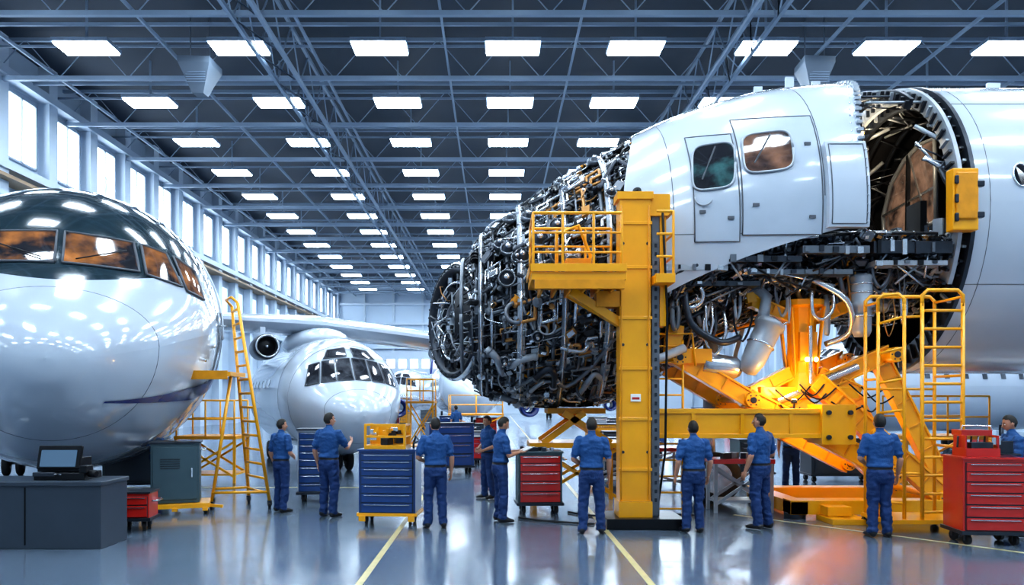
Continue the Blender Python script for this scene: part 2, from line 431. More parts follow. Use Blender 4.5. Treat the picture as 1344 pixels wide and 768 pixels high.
for s in (-1, 1):
    panesB.append([(s*.03, .42), (s*.44, .40), (s*.40, .98), (s*.03, 1.02)])
    panesB.append([(s*.49, .39), (s*.86, .34), (s*.76, .92), (s*.45, .97)])
    panesB.append([(s*.91, .33), (s*1.24, .25), (s*1.08, .82), (s*.81, .9)])
    panesB.append([(s*.1, 1.07), (s*.70, 1.0), (s*.55, 1.25), (s*.08, 1.33)])
bodyC = mat("airliner_white_paint", (0.50, 0.56, 0.64), .18, 0, .05, 1, coat=.6)
airliner("high_wing_airliner", 1.75, 16, (-3.35, 19.5), 2.12, radians(24), panesB, bodyC, (0.9, 3.0, 4.4), exB)

def exC(mb, F, k):
    for side in (-1, 1):
        up = lambda a, b: V((side*(1+9*b), 7+3.5*b+(3.4-2*b)*a, -.9+.9*b+.12*sin(pi*a)))
        lo = lambda a, b: V((side*(1+9*b), 7+3.5*b+(3.4-2*b)*a, -1.0+.9*b-.1*sin(pi*a)))
        mb.slab(up, lo, 6, 6, 7)
        mb.lathe([(.3, .8), (.5, 0), (.6, .1), (.62, 1), (.4, 2.4)], (side*4.2, 6.4, -1.35), (0, 1, 0), 20, 5)
    mb.slab(lambda a, b: V((0.1, 17+2.5*b+(3.6-1.8*b)*a, F.R-.1+4*b)), lambda a, b: V((-0.1, 17+2.5*b+(3.6-1.8*b)*a, F.R-.1+4*b)), 4, 4, 5)
pB11 = [[(c[0]*1.1, c[1]*1.1) for c in p] for p in panesB]
airliner("airliner", 1.9, 21, (-1.0, 42), 2.8, radians(8), pB11, bodyC, (3,), exC)
airliner("airliner", 1.9, 21, (-8.5, 66), 2.8, radians(-5), pB11, bodyC, (3,), exC)
airliner("airliner", 1.9, 21, (7.5, 66), 2.8, radians(5), pB11, bodyC, (3,), exC)
airliner("airliner", 1.7, 18, (10.2, 27.0), 2.5, radians(-72), panesB, bodyC, (1, 3,), None)

# ------------------------------------------------------------------ dismantled aircraft
XS = [-.8, -.4, 0, .76, 1.5, 2.3, 3.2, 4.2, 5.2, 6.3, 7.8]
TOP = [4.5, 4.95, 5.35, 5.9, 6.4, 6.85, 7.3, 7.65, 7.88, 7.98, 7.98]
BOT = [2.5, 2.25, 2.1, 1.95, 1.95, 2.05, 2.6, 3.3, 3.6, 3.7, 3.6]
ZW = [3.5, 3.6, 3.75, 4.0, 4.3, 4.6, 4.9, 5.1, 5.2, 5.25, 5.28]
HW = [.95, 1.25, 1.55, 1.95, 2.2, 2.4, 2.55, 2.65, 2.7, 2.7, 2.7]
YC = [14.5, 14.6, 14.75, 15.0, 15.1, 15.2, 15.2, 15.2, 15.2, 15.2, 15.2]
def D(x, th, off=0.0):
    T, B, W, H, Y = [interp(XS, a, x) for a in (TOP, BOT, ZW, HW, YC)]
    return V((x, Y-(H+off)*cos(th), W+((T-W) if sin(th) >= 0 else (W-B))*sin(th)+off*sin(th)))
def Dsh(x, z, off=0.0):
    T, B, W, H, Y = [interp(XS, a, x) for a in (TOP, BOT, ZW, HW, YC)]
    return D(x, math.asin(max(-1, min(1, (z-W)/((T-W) if z > W else 2.7)))), off) if z > W else V((x, Y-(H+off)*sqrt(max(0, 1-((z-W)/2.7)**2)), z))
root = bpy.data.objects.new("dismantled_aircraft", None); scene.collection.objects.link(root)
CM = [M_blk, M_dk, M_st, M_lg, M_cop, M_yel2, M_int, M_mid]
mb = MB()
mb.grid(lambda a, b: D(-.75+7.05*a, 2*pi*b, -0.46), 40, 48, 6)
def low(a, b):
    p = D(6.2+1.6*a, 2*pi*b, -0.2); p.z = min(p.z, 4.5); return p
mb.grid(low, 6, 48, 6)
for i in range(13):
    x = -.6+i*.27
    pts = [D(x, 2*pi*j/48, -.04) for j in range(49)]
    mb.loft(pts, .035, .03, 6, (7, 1, 2)[i % 3])
# heavy structural hoops with flanges
for x, m, r in ((-.25, 7, .05), (.45, 3, .07), (1.2, 7, .06), (1.95, 3, .07), (2.5, 7, .05)):
    mb.loft([D(x, 2*pi*j/60, .04) for j in range(61)], r, .025, 8, m)
    mb.loft([D(x, 2*pi*j/60, .07) for j in range(61)], r*.35, .025, 8, 2)
    for j in range(64):
        q = D(x+r*.6, 2*pi*j/64, .065); mb.ell(q, .012, 1, 6, 4)
for j in range(40):
    th = 2*pi*j/40
    mb.tube([D(-.6+3.3*i/8, th, -.10) for i in range(9)], .016, 5, (1, 7)[j % 2])
rnd = random.Random(3)
def wm():
    r = rnd.random()
    return 0 if r < .25 else 1 if r < .47 else 7 if r < .68 else 2 if r < .87 else 3 if r < .955 else 4 if r < .985 else 5
def clutter(mb, Pf, x0, x1, t0, t1, npipe, nbox, ncyl, omin=-.3, omax=.10, sc=1.0):
    def fr(x, t, o):
        p = Pf(x, t, o); px = (Pf(x+.02, t, o)-p).normalized(); pt = (Pf(x, t+.01, o)-p).normalized(); n = px.cross(pt).normalized()
        return p, px, pt, n
    for _ in range(npipe):
        x = rnd.uniform(x0, x1); t = rnd.uniform(t0, t1); o = rnd.uniform(omin, omax); pts = [Pf(x, t, o)]
        r = rnd.choice([.008, .010, .012, .015, .018, .022, .028, .036])*sc; mode = rnd.random(); ax = mode < .4
        L_ = 1.0 if mode < .65 else 2.2
        for k in range(rnd.randint(3, 8)):
            if mode > .75: x += rnd.uniform(-.16, .28); t += rnd.uniform(-.12, .12)
            elif ax: x = x+rnd.choice([-1, 1])*rnd.uniform(.08, .35)*L_
            else: t = t+rnd.choice([-1, 1])*rnd.uniform(.04, .18)*L_
            x = min(x1, max(x0, x)); t = min(t1, max(t0, t))
            o = min(omax, max(omin, o+rnd.uniform(-.07, .07))); ax = not ax
            q = Pf(x, t, o)
            if (q-pts[-1]).length > .04:
                if mode > .75: pts.append(q)
                else: pts += [pts[-1].lerp(q, .18)+V((0, -.004, 0)), pts[-1].lerp(q, .82), q] if len(pts) > 1 else [q]
        if len(pts) > 1:
            if mode > .75 and len(pts) > 2: pts = smooth_path(pts)
            m = wm(); mb.tube(pts, r, 7, m)
            if r > .016:
                for q in (pts[0], pts[-1]): mb.ell(q, r*1.6, m, 8, 6)
                if len(pts) > 5:
                    k = rnd.randint(1, len(pts)-2); dd = (pts[k]-pts[k-1])
                    if dd.length > .02: dd.normalize(); mb.cyl(pts[k-1], pts[k-1]+dd*.03, r*1.5, 8, wm())
    for _ in range(nbox):
        p, a, b, c = fr(rnd.uniform(x0, x1), rnd.uniform(t0, t1), rnd.uniform(omin, omax))
        R = Matrix((a, b, c)).transposed() @ Matrix.Rotation(rnd.choice([0, 0, .5, -.4, .8]), 3, 'Z')
        big = rnd.random() < .15
        w, h, d = rnd.uniform(.03, .14)*sc*(2 if big else 1), rnd.uniform(.03, .10)*sc*(2 if big else 1), rnd.uniform(.04, .14)*sc; m = wm()
        mb.box(p, (w, h, d), m, R=R)
        if rnd.random() < .6:
            mb.box(p+c*(d*.5*(1 if (c.y < 0) else -1)), (w*.7, h*.7, .02), wm(), R=R)
        if rnd.random() < .5:
            for sx in (-1, 1): mb.ell(p+R @ V((sx*w*.4, h*.35, d*.52)), .010, 2, 6, 4)
    for _ in range(ncyl):
        p, a, b, c = fr(rnd.uniform(x0, x1), rnd.uniform(t0, t1), rnd.uniform(omin, omax))
        d = rnd.choice([a, b, c, (a+b).normalized(), (a-b).normalized()]); r = rnd.uniform(.02, .075)*sc*(1.8 if rnd.random() < .08 else 1); L = rnd.uniform(.06, .28)*sc
        m = wm()
        mb.lathe([(0, -L/2), (r*.6, -L/2), (r*.6, -L*.42), (r, -L*.42), (r, -L*.2), (r*1.25, -L*.2), (r*1.25, -L*.13), (r*.9, -L*.13), (r*.9, L*.25), (r*1.2, L*.25), (r*1.2, L*.33), (r*.5, L*.38), (r*.5, L/2), (0, L/2)], p, d, 14, m, False)
clutter(mb, D, -.40, 2.75, -1.7, 2.0, 950, 800, 480, -.34, .06)
clutter(mb, D, 2.4, 4.4, -1.8, -.25, 380, 300, 200, -.3, .12)
clutter(mb, D, 4.2, 7.8, -1.9, -.30, 520, 420, 280, -.25, .10)
# curved access panels and brackets still attached to the frames
for i in range(34):
    x = rnd.uniform(-.3, 2.35); t = rnd.uniform(-1.3, 1.6); w_ = rnd.uniform(.12, .42); h_ = rnd.uniform(.06, .20); o = rnd.uniform(-.06, .06)
    m = rnd.choice([7, 7, 3, 1, 2, 0])
    f = lambda a, b, x=x, t=t, w_=w_, h_=h_, o=o: D(x+w_*a, t+h_*b, o); fi = lambda a, b, x=x, t=t, w_=w_, h_=h_, o=o: D(x+w_*a, t+h_*b, o-.025)
    mb.slab(f, fi, 4, 4, m)
    for a in (.08, .36, .64, .92):
        for b in (.08, .92): mb.ell(D(x+w_*a, t+h_*b, o+.004), .009, 2 if m != 2 else 1, 6, 4)
    if rnd.random() < .6:
        q = D(x+w_*.5, t+h_*.5, o); n_ = (D(x, t, .2)-D(x, t, 0)).normalized(); mb.lathe([(0, .05), (.03, .05), (.05, .02), (.05, 0)], q, n_, 12, rnd.choice([1, 2, 0]))
for i in range(12):
    x = rnd.uniform(-.2, 2.3); t = rnd.uniform(-1.4, 1.5); pts = []
    for k in range(rnd.randint(4, 6)):
        pts.append(D(x, t, rnd.uniform(.0, .10))); x = min(2.7, max(-.3, x+rnd.uniform(.0, .4))); t += rnd.uniform(-.25, .25)
    r = rnd.choice([.04, .05, .065]); m = rnd.choice([1, 7, 2, 3]); pp = smooth_path(pts, 6); mb.tube(pp, r, 12, m)
    for q in (2, len(pp)//2, len(pp)-3):
        dd = (pp[q+1]-pp[q]).normalized(); mb.cyl(pp[q], pp[q]+dd*.035, r*1.22, 12, rnd.choice([2, 7, 3]))
for i in range(22):
    x = rnd.uniform(-.1, 2.5); t = rnd.uniform(-1.3, 1.2); p = D(x, t, .02); n_ = (D(x, t, .2)-D(x, t, 0)).normalized(); r = rnd.uniform(.07, .18)
    for pr, m in (([(0, .0), (r, .0), (r, .06), (r*.86, .08), (r*.8, .05)], 7), ([(r*.8, .05), (r*.5, .07), (r*.45, .12), (r*.3, .13)], 1), ([(r*.3, .13), (r*.25, .16), (0, .16)], 2)):
        mb.lathe(pr, p, n_, 22, m)
    d_, u_, v_ = basis(n_)
    for k in range(10): mb.ell(p+n_*.075+(u_*cos(k*.628)+v_*sin(k*.628))*r*.93, .011, 2, 6, 4)
for i in range(10):
    x = rnd.uniform(0, 3.6); t = rnd.uniform(-1.1, .3); 
    c = D(x, t, .04); r = rnd.uniform(.10, .24)
    a0 = rnd.uniform(0, 6)
    mb.tube([c+V((r*cos(a0+k*.3), -.05-.012*k, r*sin(a0+k*.3))) for k in range(12)], rnd.choice([.015, .025, .035]), 10, rnd.choice([2, 7, 3, 1]))
for (x, z, w, h, y, m) in ((3.3, 4.22, 1.1, .10, 12.78, 3), (4.45, 4.35, 1.2, .10, 12.72, 1), (5.6, 4.5, 1.1, .12, 12.68, 7), (6.9, 4.55, 1.3, .20, 12.75, 1), (6.9, 4.3, 1.2, .08, 12.8, 3), (5.1, 4.16, 1.7, .08, 12.85, 7), (3.8, 3.98, 1.3, .08, 12.95, 1)):
    mb.box((x, y, z), (w, .35, h), m)
    for k in range(int(w/.22)): mb.box((x-w/2+.08+.22*k+rnd.uniform(-.03, .03), y-.18, z+rnd.uniform(-.02, .02)), (rnd.uniform(.03, .1), .05, h*rnd.uniform(.5, 1.3)), wm())
    for k in range(5): mb.cyl((x+rnd.uniform(-w/2, w/2), y-.1, z), (x+rnd.uniform(-w/2, w/2), y, z-rnd.uniform(.2, .5)), .018, 7, wm())
mb.obj("stripped_systems_core", CM, parent=root)

# nose ring face
mb = MB(); c0 = V((-.76, 14.42, 3.50)); nx = V((-.87, -.49, 0)).normalized(); d, u, v = basis(nx)
mb.lathe([(1.04, -.5), (1.10, -.1), (1.06, .05), (.98, .08), (.93, .0), (.90, -.15)], c0, nx, 48, 1)
mb.lathe([(1.10, -.05), (1.125, .0), (1.08, .06)], c0, nx, 48, 2)
mb.lathe([(.9, -.12), (0, -.12)], c0, nx, 40, 0)
for r, w, m in ((.74, .02, 2), (.55, .03, 1), (.34, .02, 7), (.16, .04, 3)):
    mb.lathe([(r-w, -.1), (r-w, .03), (r+w, .03), (r+w, -.1)], c0, nx, 36, m)
for i in range(28):
    a = 2*pi*i/28; e = u*cos(a)+v*sin(a); mb.beam(c0+e*.2-d*.04, c0+e*.92-d*.04, .014, .04, 7 if i % 2 else 1)
for i in range(150):
    a = rnd.uniform(0, 2*pi); r = rnd.uniform(.1, .92); p = c0+(u*cos(a)+v*sin(a))*r+d*rnd.uniform(-.05, .06)
    mb.box(p, (rnd.uniform(.02, .10), rnd.uniform(.02, .06), rnd.uniform(.02, .10)), rnd.choice([0, 0, 1, 1, 7, 2]), rz=rnd.uniform(0, 3))
for i in range(40):
    a = 2*pi*i/40; p = c0+(u*cos(a)+v*sin(a))*1.03+d*.08; mb.ell(p, .02, 1, 6, 4)
for i in range(26):
    a = rnd.uniform(0, 2*pi); b = a+rnd.uniform(-1.2, 1.2); r = rnd.uniform(.2, .9); r2 = rnd.uniform(.2, .9)
    p = c0+(u*cos(a)+v*sin(a))*r+d*.04; q = c0+(u*cos(b)+v*sin(b))*r2+d*.06
    mb.tube([p, p+d*.06, (p+q)/2+d*.1, q+d*.06, q], rnd.choice([.010, .015, .022]), 7, wm())
mb.obj("nose_ring", CM, parent=root)

# white upper shell
mb = MB()
def edL(th): return interp([-.45, 0, .25, 1.2, 1.9, 3.2], [3.0, 2.35, 2.15, 2.55, 2.7, 2.7], th)
def edR(th): return interp([-.45, 0, .5, 1.2, 3.2], [6.0, 5.98, 6.1, 6.55, 6.6], th)
def thl(a): return -.36+.24*a
def shell(off):
    def f(a, b):
        t0 = thl(a); th = t0+(3.1-t0)*b; x0, x1 = edL(th), edR(th)
        x = x0+(x1-x0)*a
        T, B, W, H, Y = [interp(XS, q, x) for q in (TOP, BOT, ZW, HW, YC)]
        if th < 0: return V((x, Y-(H+off)*cos(th), W+(2.7+off)*sin(th)))
        return D(x, th, off)
    return f
mb.slab(shell(.12), shell(.05), 40, 60, 0, 3)
def patchz(x0, x1, z0, z1, off, m, nx_=8, nz=8, sk0=0, sk1=0):
    f = lambda a, b: Dsh(x0+(x1-x0)*a+sk0*(1-b)+sk1*b, z0+(z1-z0)*b, off)
    mb.grid(f, nx_, nz, m); return f
def outline(f, r, m, n=10, round_=0):
    pts = [f(i/n, 0) for i in range(n)]+[f(1, i/n) for i in range(n)]+[f(1-i/n, 1) for i in range(n)]+[f(0, 1-i/n) for i in range(n+1)]
    mb.tube(pts, r, 6, m)
f = patchz(3.28, 4.0, 4.62, 6.45, .135, 1, sk0=0, sk1=-.02); outline(f, .011, 2)
f = patchz(4.04, 5.32, 4.72, 6.75, .135, 1); outline(f, .011, 2)
def rwin(xc, zc, w, h, gm, tilt=0):
    pts = []; n = 40
    for i in range(n):
        a = 2*pi*i/n; e = .45
        px = math.copysign(abs(cos(a))**e, cos(a))*w/2; pz = math.copysign(abs(sin(a))**e, sin(a))*h/2
        pts.append((xc+px+pz*tilt, zc+pz+px*.10))
    ring = [Dsh(x, z, .155) for x, z in pts]; b = Dsh(xc, zc, .155)
    mb.add(ring+[b], [(i, (i+1) % n, n) for i in range(n)], gm, True)
    mb.tube(ring+[ring[0]], .02, 6, 3)
    mb.beam(Dsh(xc-w*.3, zc-h*.3, .165), Dsh(xc+w*.1, zc+h*.42, .165), .02, .02, 2)
rwin(3.62, 5.86, .68, .80, 5, .10); rwin(4.50, 6.08, .80, .70, 6, .05)
f1 = lambda a, b: Dsh(5.38+.66*a, 4.82+1.35*b, .24); f0 = lambda a, b: Dsh(5.38+.66*a, 4.82+1.35*b, .10)
mb.slab(f1, f0, 6, 10, 0)
outline(lambda a, b: Dsh(5.43+.56*a, 4.87+1.25*b, .245), .008, 2)
for i in range(9): mb.ell(Dsh(6.0, 4.9+.14*i, .25), .018, 3, 6, 4)
for x in (2.95, 5.36):
    mb.tube([D(x, .05+1.5*i/20, .122) for i in range(21)], .007, 5, 2)
mb.tube([D(2.7+3.8*i/20, 1.15, .122) for i in range(21)], .006, 5, 2)
mb.tube([Dsh(2.6+2.7*i/20, 4.75, .122) for i in range(21)], .006, 5, 2)
for (x, z) in ((3.4, 5.1), (3.85, 5.0), (4.25, 5.2), (5.15, 5.0), (5.15, 6.2)): mb.box(Dsh(x, z, .14), (.10, .03, .05), 2)
for i in range(26):
    th = .1+1.5*i/25; mb.box(D(edR(th)-.03, th, .14), (.09, .09, .05), 3)
for i in range(24):
    th = 0+1.5*i/23; mb.ell(D(edR(th)-.16, th, .125), .014, 4, 6, 4)
for (x, h) in ((5.6, .22), (5.0, .12), (6.1, .10)):
    p = D(x, pi/2-.25, .1); mb.box(p+V((0, 0, h/2)), (.16, .05, h), 0)
mb.obj("upper_skin_shell", [M_white, M_white2, M_seam, M_lg, M_chr, glow_glass_mat("cabin_window_cyan_glow", (.08, .30, .34), .45, .52, .78, 3), glow_glass_mat("cabin_window_amber_glow", (.42, .24, .15), .55, .34, .72)], parent=root)

# aft fuselage
mb = MB(); AY, AZ, AR = 15.2, 5.28, 2.74
def ring(x, r, th): return V((x, AY-r*cos(th), AZ+r*sin(th)))
mb.grid(lambda a, b: ring(7.8+18*a, AR, 2*pi*b), 24, 96, 0)
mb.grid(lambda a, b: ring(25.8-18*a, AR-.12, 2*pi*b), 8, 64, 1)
mb.grid(lambda a, b: ring(25.8, AR*a, 2*pi*b), 2, 64, 0)
for x, ro, ri, m, s0 in ((7.8, 2.76, 2.36, 3, 0), (7.6, 2.74, 2.45, 2, -.5), (7.3, 2.72, 2.52, 3, .85), (7.0, 2.70, 2.54, 2, 1.1), (6.75, 2.68, 2.56, 3, 1.2)):
    a0, a1 = (0, 2*pi) if x > 7.7 else (s0, 3.6)
    g = lambda a, b, x=x, ro=ro, ri=ri: ring(x, ri+(ro-ri)*b, a0+(a1-a0)*a); g2 = lambda a, b, x=x, ro=ro, ri=ri: ring(x+.07, ri+(ro-ri)*b, a0+(a1-a0)*a)
    mb.slab(g, g2, 90, 1, m)
    n = int(60*(a1-a0)/6.28)+10
    for i in range(n):
        th = a0+(a1-a0)*i/n; p = ring(x-.04, (ro+ri)/2, th)
        mb.box(p, (.06, (ro-ri)*.7, .04), (3, 1, 3, 2)[i % 4], R=Matrix.Rotation(-th, 3, 'X'))
for i in range(14):
    th = .9+2.6*i/14; mb.tube([ring(6.6, 2.6, th), ring(7.85, 2.62, th)], .025, 6, 3 if i % 2 else 2)
for i in range(12):
    x = 8.2+i*.45; mb.tube([ring(x, AR-.2, 2*pi*j/48) for j in range(49)], .05, 6, 3)
mb.box((9.9, 15.2, 5.3), (.1, 4.7, 4.4), 1)
mb.box((8.9, 15.3, 4.15), (2.4, 4.6, .12), 3)
PN = [(15.3, 5.6), (17.35, 5.6), (17.4, 6.2), (17.05, 6.85), (16.5, 7.2), (15.9, 7.35), (15.35, 7.3)]
mb.add([(8.9, a, b) for a, b in PN], [list(range(len(PN)))], 5)
mb.tube([V((8.86, a, b)) for a, b in PN+[PN[0]]], .05, 8, 2)
mb.beam((8.84, 16.35, 5.6), (8.84, 16.3, 7.25), .07, .07, 3); mb.beam((8.84, 15.3, 6.3), (8.84, 17.35, 6.2), .05, .05, 4)
mb.beam((8.8, 15.5, 5.6), (8.8, 16.2, 7.2), .03, .03, 4); mb.tube([V((8.8, 17.2, 5.5)), V((8.6, 16.9, 5.2)), V((8.5, 16.0, 5.3))], .04, 8, 4)
for i in range(160):
    p = V((rnd.uniform(7.9, 9.4), rnd.uniform(13.4, 17.4), rnd.uniform(4.25, 5.35))); mb.box(p, (rnd.uniform(.04, .2), rnd.uniform(.04, .2), rnd.uniform(.04, .3)), rnd.choice([1, 2, 3, 3, 4, 8]), rz=rnd.uniform(0, 3))
for i in range(90):
    th = rnd.uniform(.2, 3.3); x = rnd.uniform(7.0, 9.2); p = ring(x, 2.45, th); q = ring(min(9.5, x+rnd.uniform(.2, .8)), 2.40, th+rnd.uniform(-.3, .3)); mb.tube([p, (p+q)/2, q], rnd.choice([.015, .025, .04]), 7, rnd.choice([2, 3, 3, 4]))
mb.box((6.95, 15.0, 4.62), (1.6, 4.2, .08), 3)
for i in range(120):
    p = V((rnd.uniform(6.2, 7.7), rnd.uniform(12.8, 17.2), rnd.uniform(4.6, 5.0))); mb.box(p, (rnd.uniform(.04, .2), rnd.uniform(.04, .2), rnd.uniform(.04, .3)), rnd.choice([1, 2, 3, 3, 4]), rz=rnd.uniform(0, 3))
for (yy, zz) in ((14.2, 5.2), (16.2, 5.2)):
    mb.box((7.6, yy, zz-.3), (.5, .5, .12), 1); mb.box((7.85, yy, zz+.1), (.12, .48, .75), 1); mb.box((7.6, yy, zz-.45), (.2, .2, .3), 3)
mb.cyl((7.3, 15.2, 7.75), (7.3, 15.2, 7.45), .015, 6, 3); mb.cyl((7.3, 15.2, 7.45), (7.3, 15.2, 7.36), .07, 12, 3); mb.ell((7.3, 15.2, 7.33), .05, 9, 10, 8)  # invented lamp fixture, added to carry the bay fill light
for i in range(12):
    x = 8.62+i*.95; n = 20
    pts = [ring(x+.13*cos(2*pi*k/n), AR+.012, .16+.072*sin(2*pi*k/n)) for k in range(n)]
    mb.add(pts, [list(range(n))], 6); mb.tube(pts+[pts[0]], .018, 6, 4)
for x in (8.1, 10.4, 13): mb.tube([ring(x, AR+.001, 2*pi*j/60) for j in range(61)], .006, 5, 7)
for th in (-.5, .75, 1.2): mb.tube([ring(7.8, AR, th), ring(25, AR, th)], .006, 5, 7)
mb.box((9.8, 15.0, 8.1), (.25, .06, .3), 0)
mb.obj("aft_fuselage", [M_white, M_int, M_lg, M_dk, M_st, bpy.data.materials["cabin_window_amber_glow"], M_scr, M_seam, M_yel2, M_lamp], parent=root)
mb = MB(); mb.box((7.55, 12.32, 5.25), (.42, .2, 1.0), 0); mb.box((7.55, 12.2, 5.3), (.34, .05, .75), 1)
for z in (4.95, 5.25, 5.55): mb.box((7.38, 12.18, z), (.06, .05, .14), 2)
mb.box((7.78, 12.25, 5.0), (.14, .1, .1), 2); mb.box((7.78, 12.25, 5.5), (.14, .1, .1), 2)
mb.obj("junction_box", [M_yel, M_yel2, M_dk], bevel=.02, parent=root)
mb = MB()
mb.lathe([(0, 0), (.17, 0), (.19, -.05), (.17, -.1), (.17, -.45), (.21, -.47), (.21, -.55), (.16, -.57), (.16, -.95), (.12, -1.05), (0, -1.05)], (6.25, 13.0, 4.15), (0, 0, 1), 20, 0)
for z in (4.0, 3.85, 3.62, 3.45): mb.lathe([(.17, -.02), (.2, 0), (.17, .02)], (6.25, 13.0, z), (0, 0, 1), 20, 1)
mb.lathe([(0, -.55), (.14, -.5), (.20, -.3), (.22, .1), (.22, .35), (.26, .37), (.26, .45), (.18, .5), (0, .5)], (4.55, 13.1, 2.95), (.45, .1, .9), 22, 0)
mb.lathe([(.22, 0), (.245, .02), (.22, .04)], (4.55, 13.1, 2.95), (.45, .1, .9), 22, 1)
mb.lathe([(0, -.3), (.18, -.28), (.2, 0), (.2, .3), (.14, .4), (0, .4)], (3.85, 13.2, 2.62), (1, .1, -.15), 20, 1)
mb.tube([(4.6, 13.1, 3.4), (4.7, 13.2, 3.8), (4.4, 13.3, 4.1)], .10, 12, 0)
mb.tube(smooth_path([V(p) for p in [(5.3, 12.9, 4.1), (5.9, 12.8, 3.7), (6.1, 13.1, 3.2), (5.8, 13.4, 3.0)]]), .05, 10, 1)
mb.tube(smooth_path([V(p) for p in [(3.2, 12.9, 3.9), (3.3, 12.8, 3.3), (3.8, 12.9, 3.0), (4.2, 13.1, 3.1)]]), .06, 10, 2)
mb.tube([(2.2, 12.8, 3.0), (2.7, 12.75, 2.7), (3.2, 12.9, 2.9)], .08, 10, 0)
for i in range(40):
    x = rnd.uniform(2.8, 7.2); z = 3.3+rnd.uniform(0, .8) if x > 4 else rnd.uniform(2.5, 3.6); y = rnd.uniform(12.9, 13.6)
    x2 = x+rnd.uniform(-.4, .4); mb.tube(smooth_path([V(p) for p in [(x, y, z+.4), (x, y-.05, z), ((x+x2)/2, y, z-rnd.uniform(.1, .35)), (x2, y, z+.1), (x2, y+.1, z+.5)]], 4), rnd.choice([.012, .02, .03, .045]), 8, rnd.choice([0, 1, 2, 3, 3, 4]))
mb.obj("hanging_ducts", [M_lg, M_st, M_dk, M_mid, M_cop], parent=root)
mb = MB()
for dy in (-.28, .28): mb.lathe([(.1, -.14), (.34, -.15), (.5, -.09), (.5, .09), (.34, .15), (.1, .14)], (4.3, 15.2+dy, .5), (0, 1, 0), 28, 0); 
for dy in (-.44, .44): mb.lathe([(0, 0), (.3, 0)], (4.3, 15.2+dy, .5), (0, 1, 0), 20, 1)
mb.cyl((4.3, 14.8, .5), (4.3, 15.6, .5), .08, 12, 1); mb.cyl((4.3, 15.2, .5), (4.3, 15.2, 2.0), .09, 14, 1); mb.cyl((4.3, 15.2, 1.6), (4.3, 15.2, 3.8), .15, 14, 2)
mb.beam((4.3, 15.2, 1.2), (5.0, 15.2, 3.7), .08, .08, 2)
mb.obj("landing_gear", [M_rub, M_st, M_lg], parent=root)

# ------------------------------------------------------------------ yellow equipment
def rail(mb, pts, r=.022, m=0): mb.tube(pts, r, 8, m)
def caster(mb, x, y, r=.07, mw=1, mm=2):
    mb.lathe([(.02, -.025), (r, -.025), (r, .025), (.02, .025)], (x, y, r), (1, .25, 0), 16, mw, False)
    mb.box((x, y, r*2+.01), (.07, .09, .025), mm); mb.box((x-.035, y, r*1.4), (.01, .05, r*1.2), mm); mb.box((x+.035, y, r*1.4), (.01, .05, r*1.2), mm)
mb = MB()
mb.bx((1.74, 11.85, 0), (2.96, 12.75, .17), 1)
mb.bx((1.95, 12.0, .17), (2.48, 12.5, .42)); mb.bx((1.97, 12.05, .42), (2.46, 12.4, 5.25))
mb.bx((1.93, 12.02, 5.2), (2.50, 12.43, 5.32)); mb.bx((2.46, 12.1, 4.95), (2.78, 12.35, 5.3))
mb.bx((2.5, 12.15, .17), (2.62, 12.4, 5.0), 3); mb.bx((2.62, 12.12, 3.2), (2.72, 12.4, 5.0))
for z in (.9, 1.7, 2.5, 3.3, 4.1, 4.8): mb.bx((1.95, 12.03, z), (2.48, 12.06, z+.05)); 
for z in (1.2, 2.9, 4.5):
    for x in (2.02, 2.41): mb.cyl((x, 12.03, z), (x, 12.06, z), .025, 8, 2)
mb.bx((2.14, 12.03, 2.0), (2.30, 12.05, 2.12), 6); mb.bx((2.16, 12.028, 2.03), (2.28, 12.04, 2.07), 4)
for k in range(30): mb.bx((2.54, 12.13, .4+.14*k), (2.58, 12.16, .46+.14*k), 2)
for x in (1.99, 2.42): mb.tube([(x, 12.02, .45), (x, 12.02, 5.1)], .012, 6, 5)
mb.tube([(2.66, 12.1, 5.0), (2.72, 12.05, 3.4), (2.7, 12.1, 1.2), (2.6, 12.2, .3)], .02, 8, 1)
mb.bx((.55, 11.6, 3.86), (2.0, 12.75, 3.98)); mb.bx((.60, 11.58, 3.72), (1.97, 11.66, 3.86), 5); mb.bx((2.48, 11.75, 3.84), (2.78, 12.6, 3.98))
for k in range(6): mb.bx((.7+.22*k, 11.6, 3.72), (.74+.22*k, 12.7, 3.86), 5)
mb.bx((.52, 11.56, 3.98), (2.0, 11.58, 4.10)); mb.bx((.52, 11.56, 3.98), (.54, 12.75, 4.10))
mb.beam((1.2, 12.1, 3.75), (2.0, 12.2, 3.25), .14, .14); mb.beam((1.2, 12.5, 3.75), (2.0, 12.3, 3.25), .12, .12); mb.bx((1.6, 12.05, 3.5), (2.0, 12.35, 3.75), 5)
for y in (11.62, 12.7):
    for x in (.58, 1.03, 1.5, 1.93): rail(mb, [(x, y, 4.0), (x, y, 4.88)])
    rail(mb, [(.58, y, 4.88), (1.93, y, 4.88)], .026); rail(mb, [(.58, y, 4.58), (1.93, y, 4.58)], .018); rail(mb, [(.58, y, 4.28), (1.93, y, 4.28)], .018)
for z in (4.88, 4.58, 4.28): rail(mb, [(.58, 11.62, z), (.58, 12.7, z)])
for y in (11.8, 12.55):
    rail(mb, [(2.76, y, 3.9), (2.76, y, 4.95)])
for z in (4.95, 4.6, 4.25): rail(mb, [(2.5, 11.8, z), (2.76, 11.8, z), (2.76, 12.55, z)])
rail(mb, [(.95, 11.8, 4.0), (.95, 11.8, 4.6), (1.3, 11.9, 4.75), (1.5, 12, 4.3), (1.45, 12.1, 4.0)], .03)
mb.box((1.3, 12.0, 4.12), (.4, .3, .22), 5); mb.box((.8, 12.3, 4.1), (.2, .2, .2), 2)
mb.obj("mast_work_platform", [M_yel, M_blk, M_dk, M_mid, M_red, M_yel2, M_paper], bevel=.008)

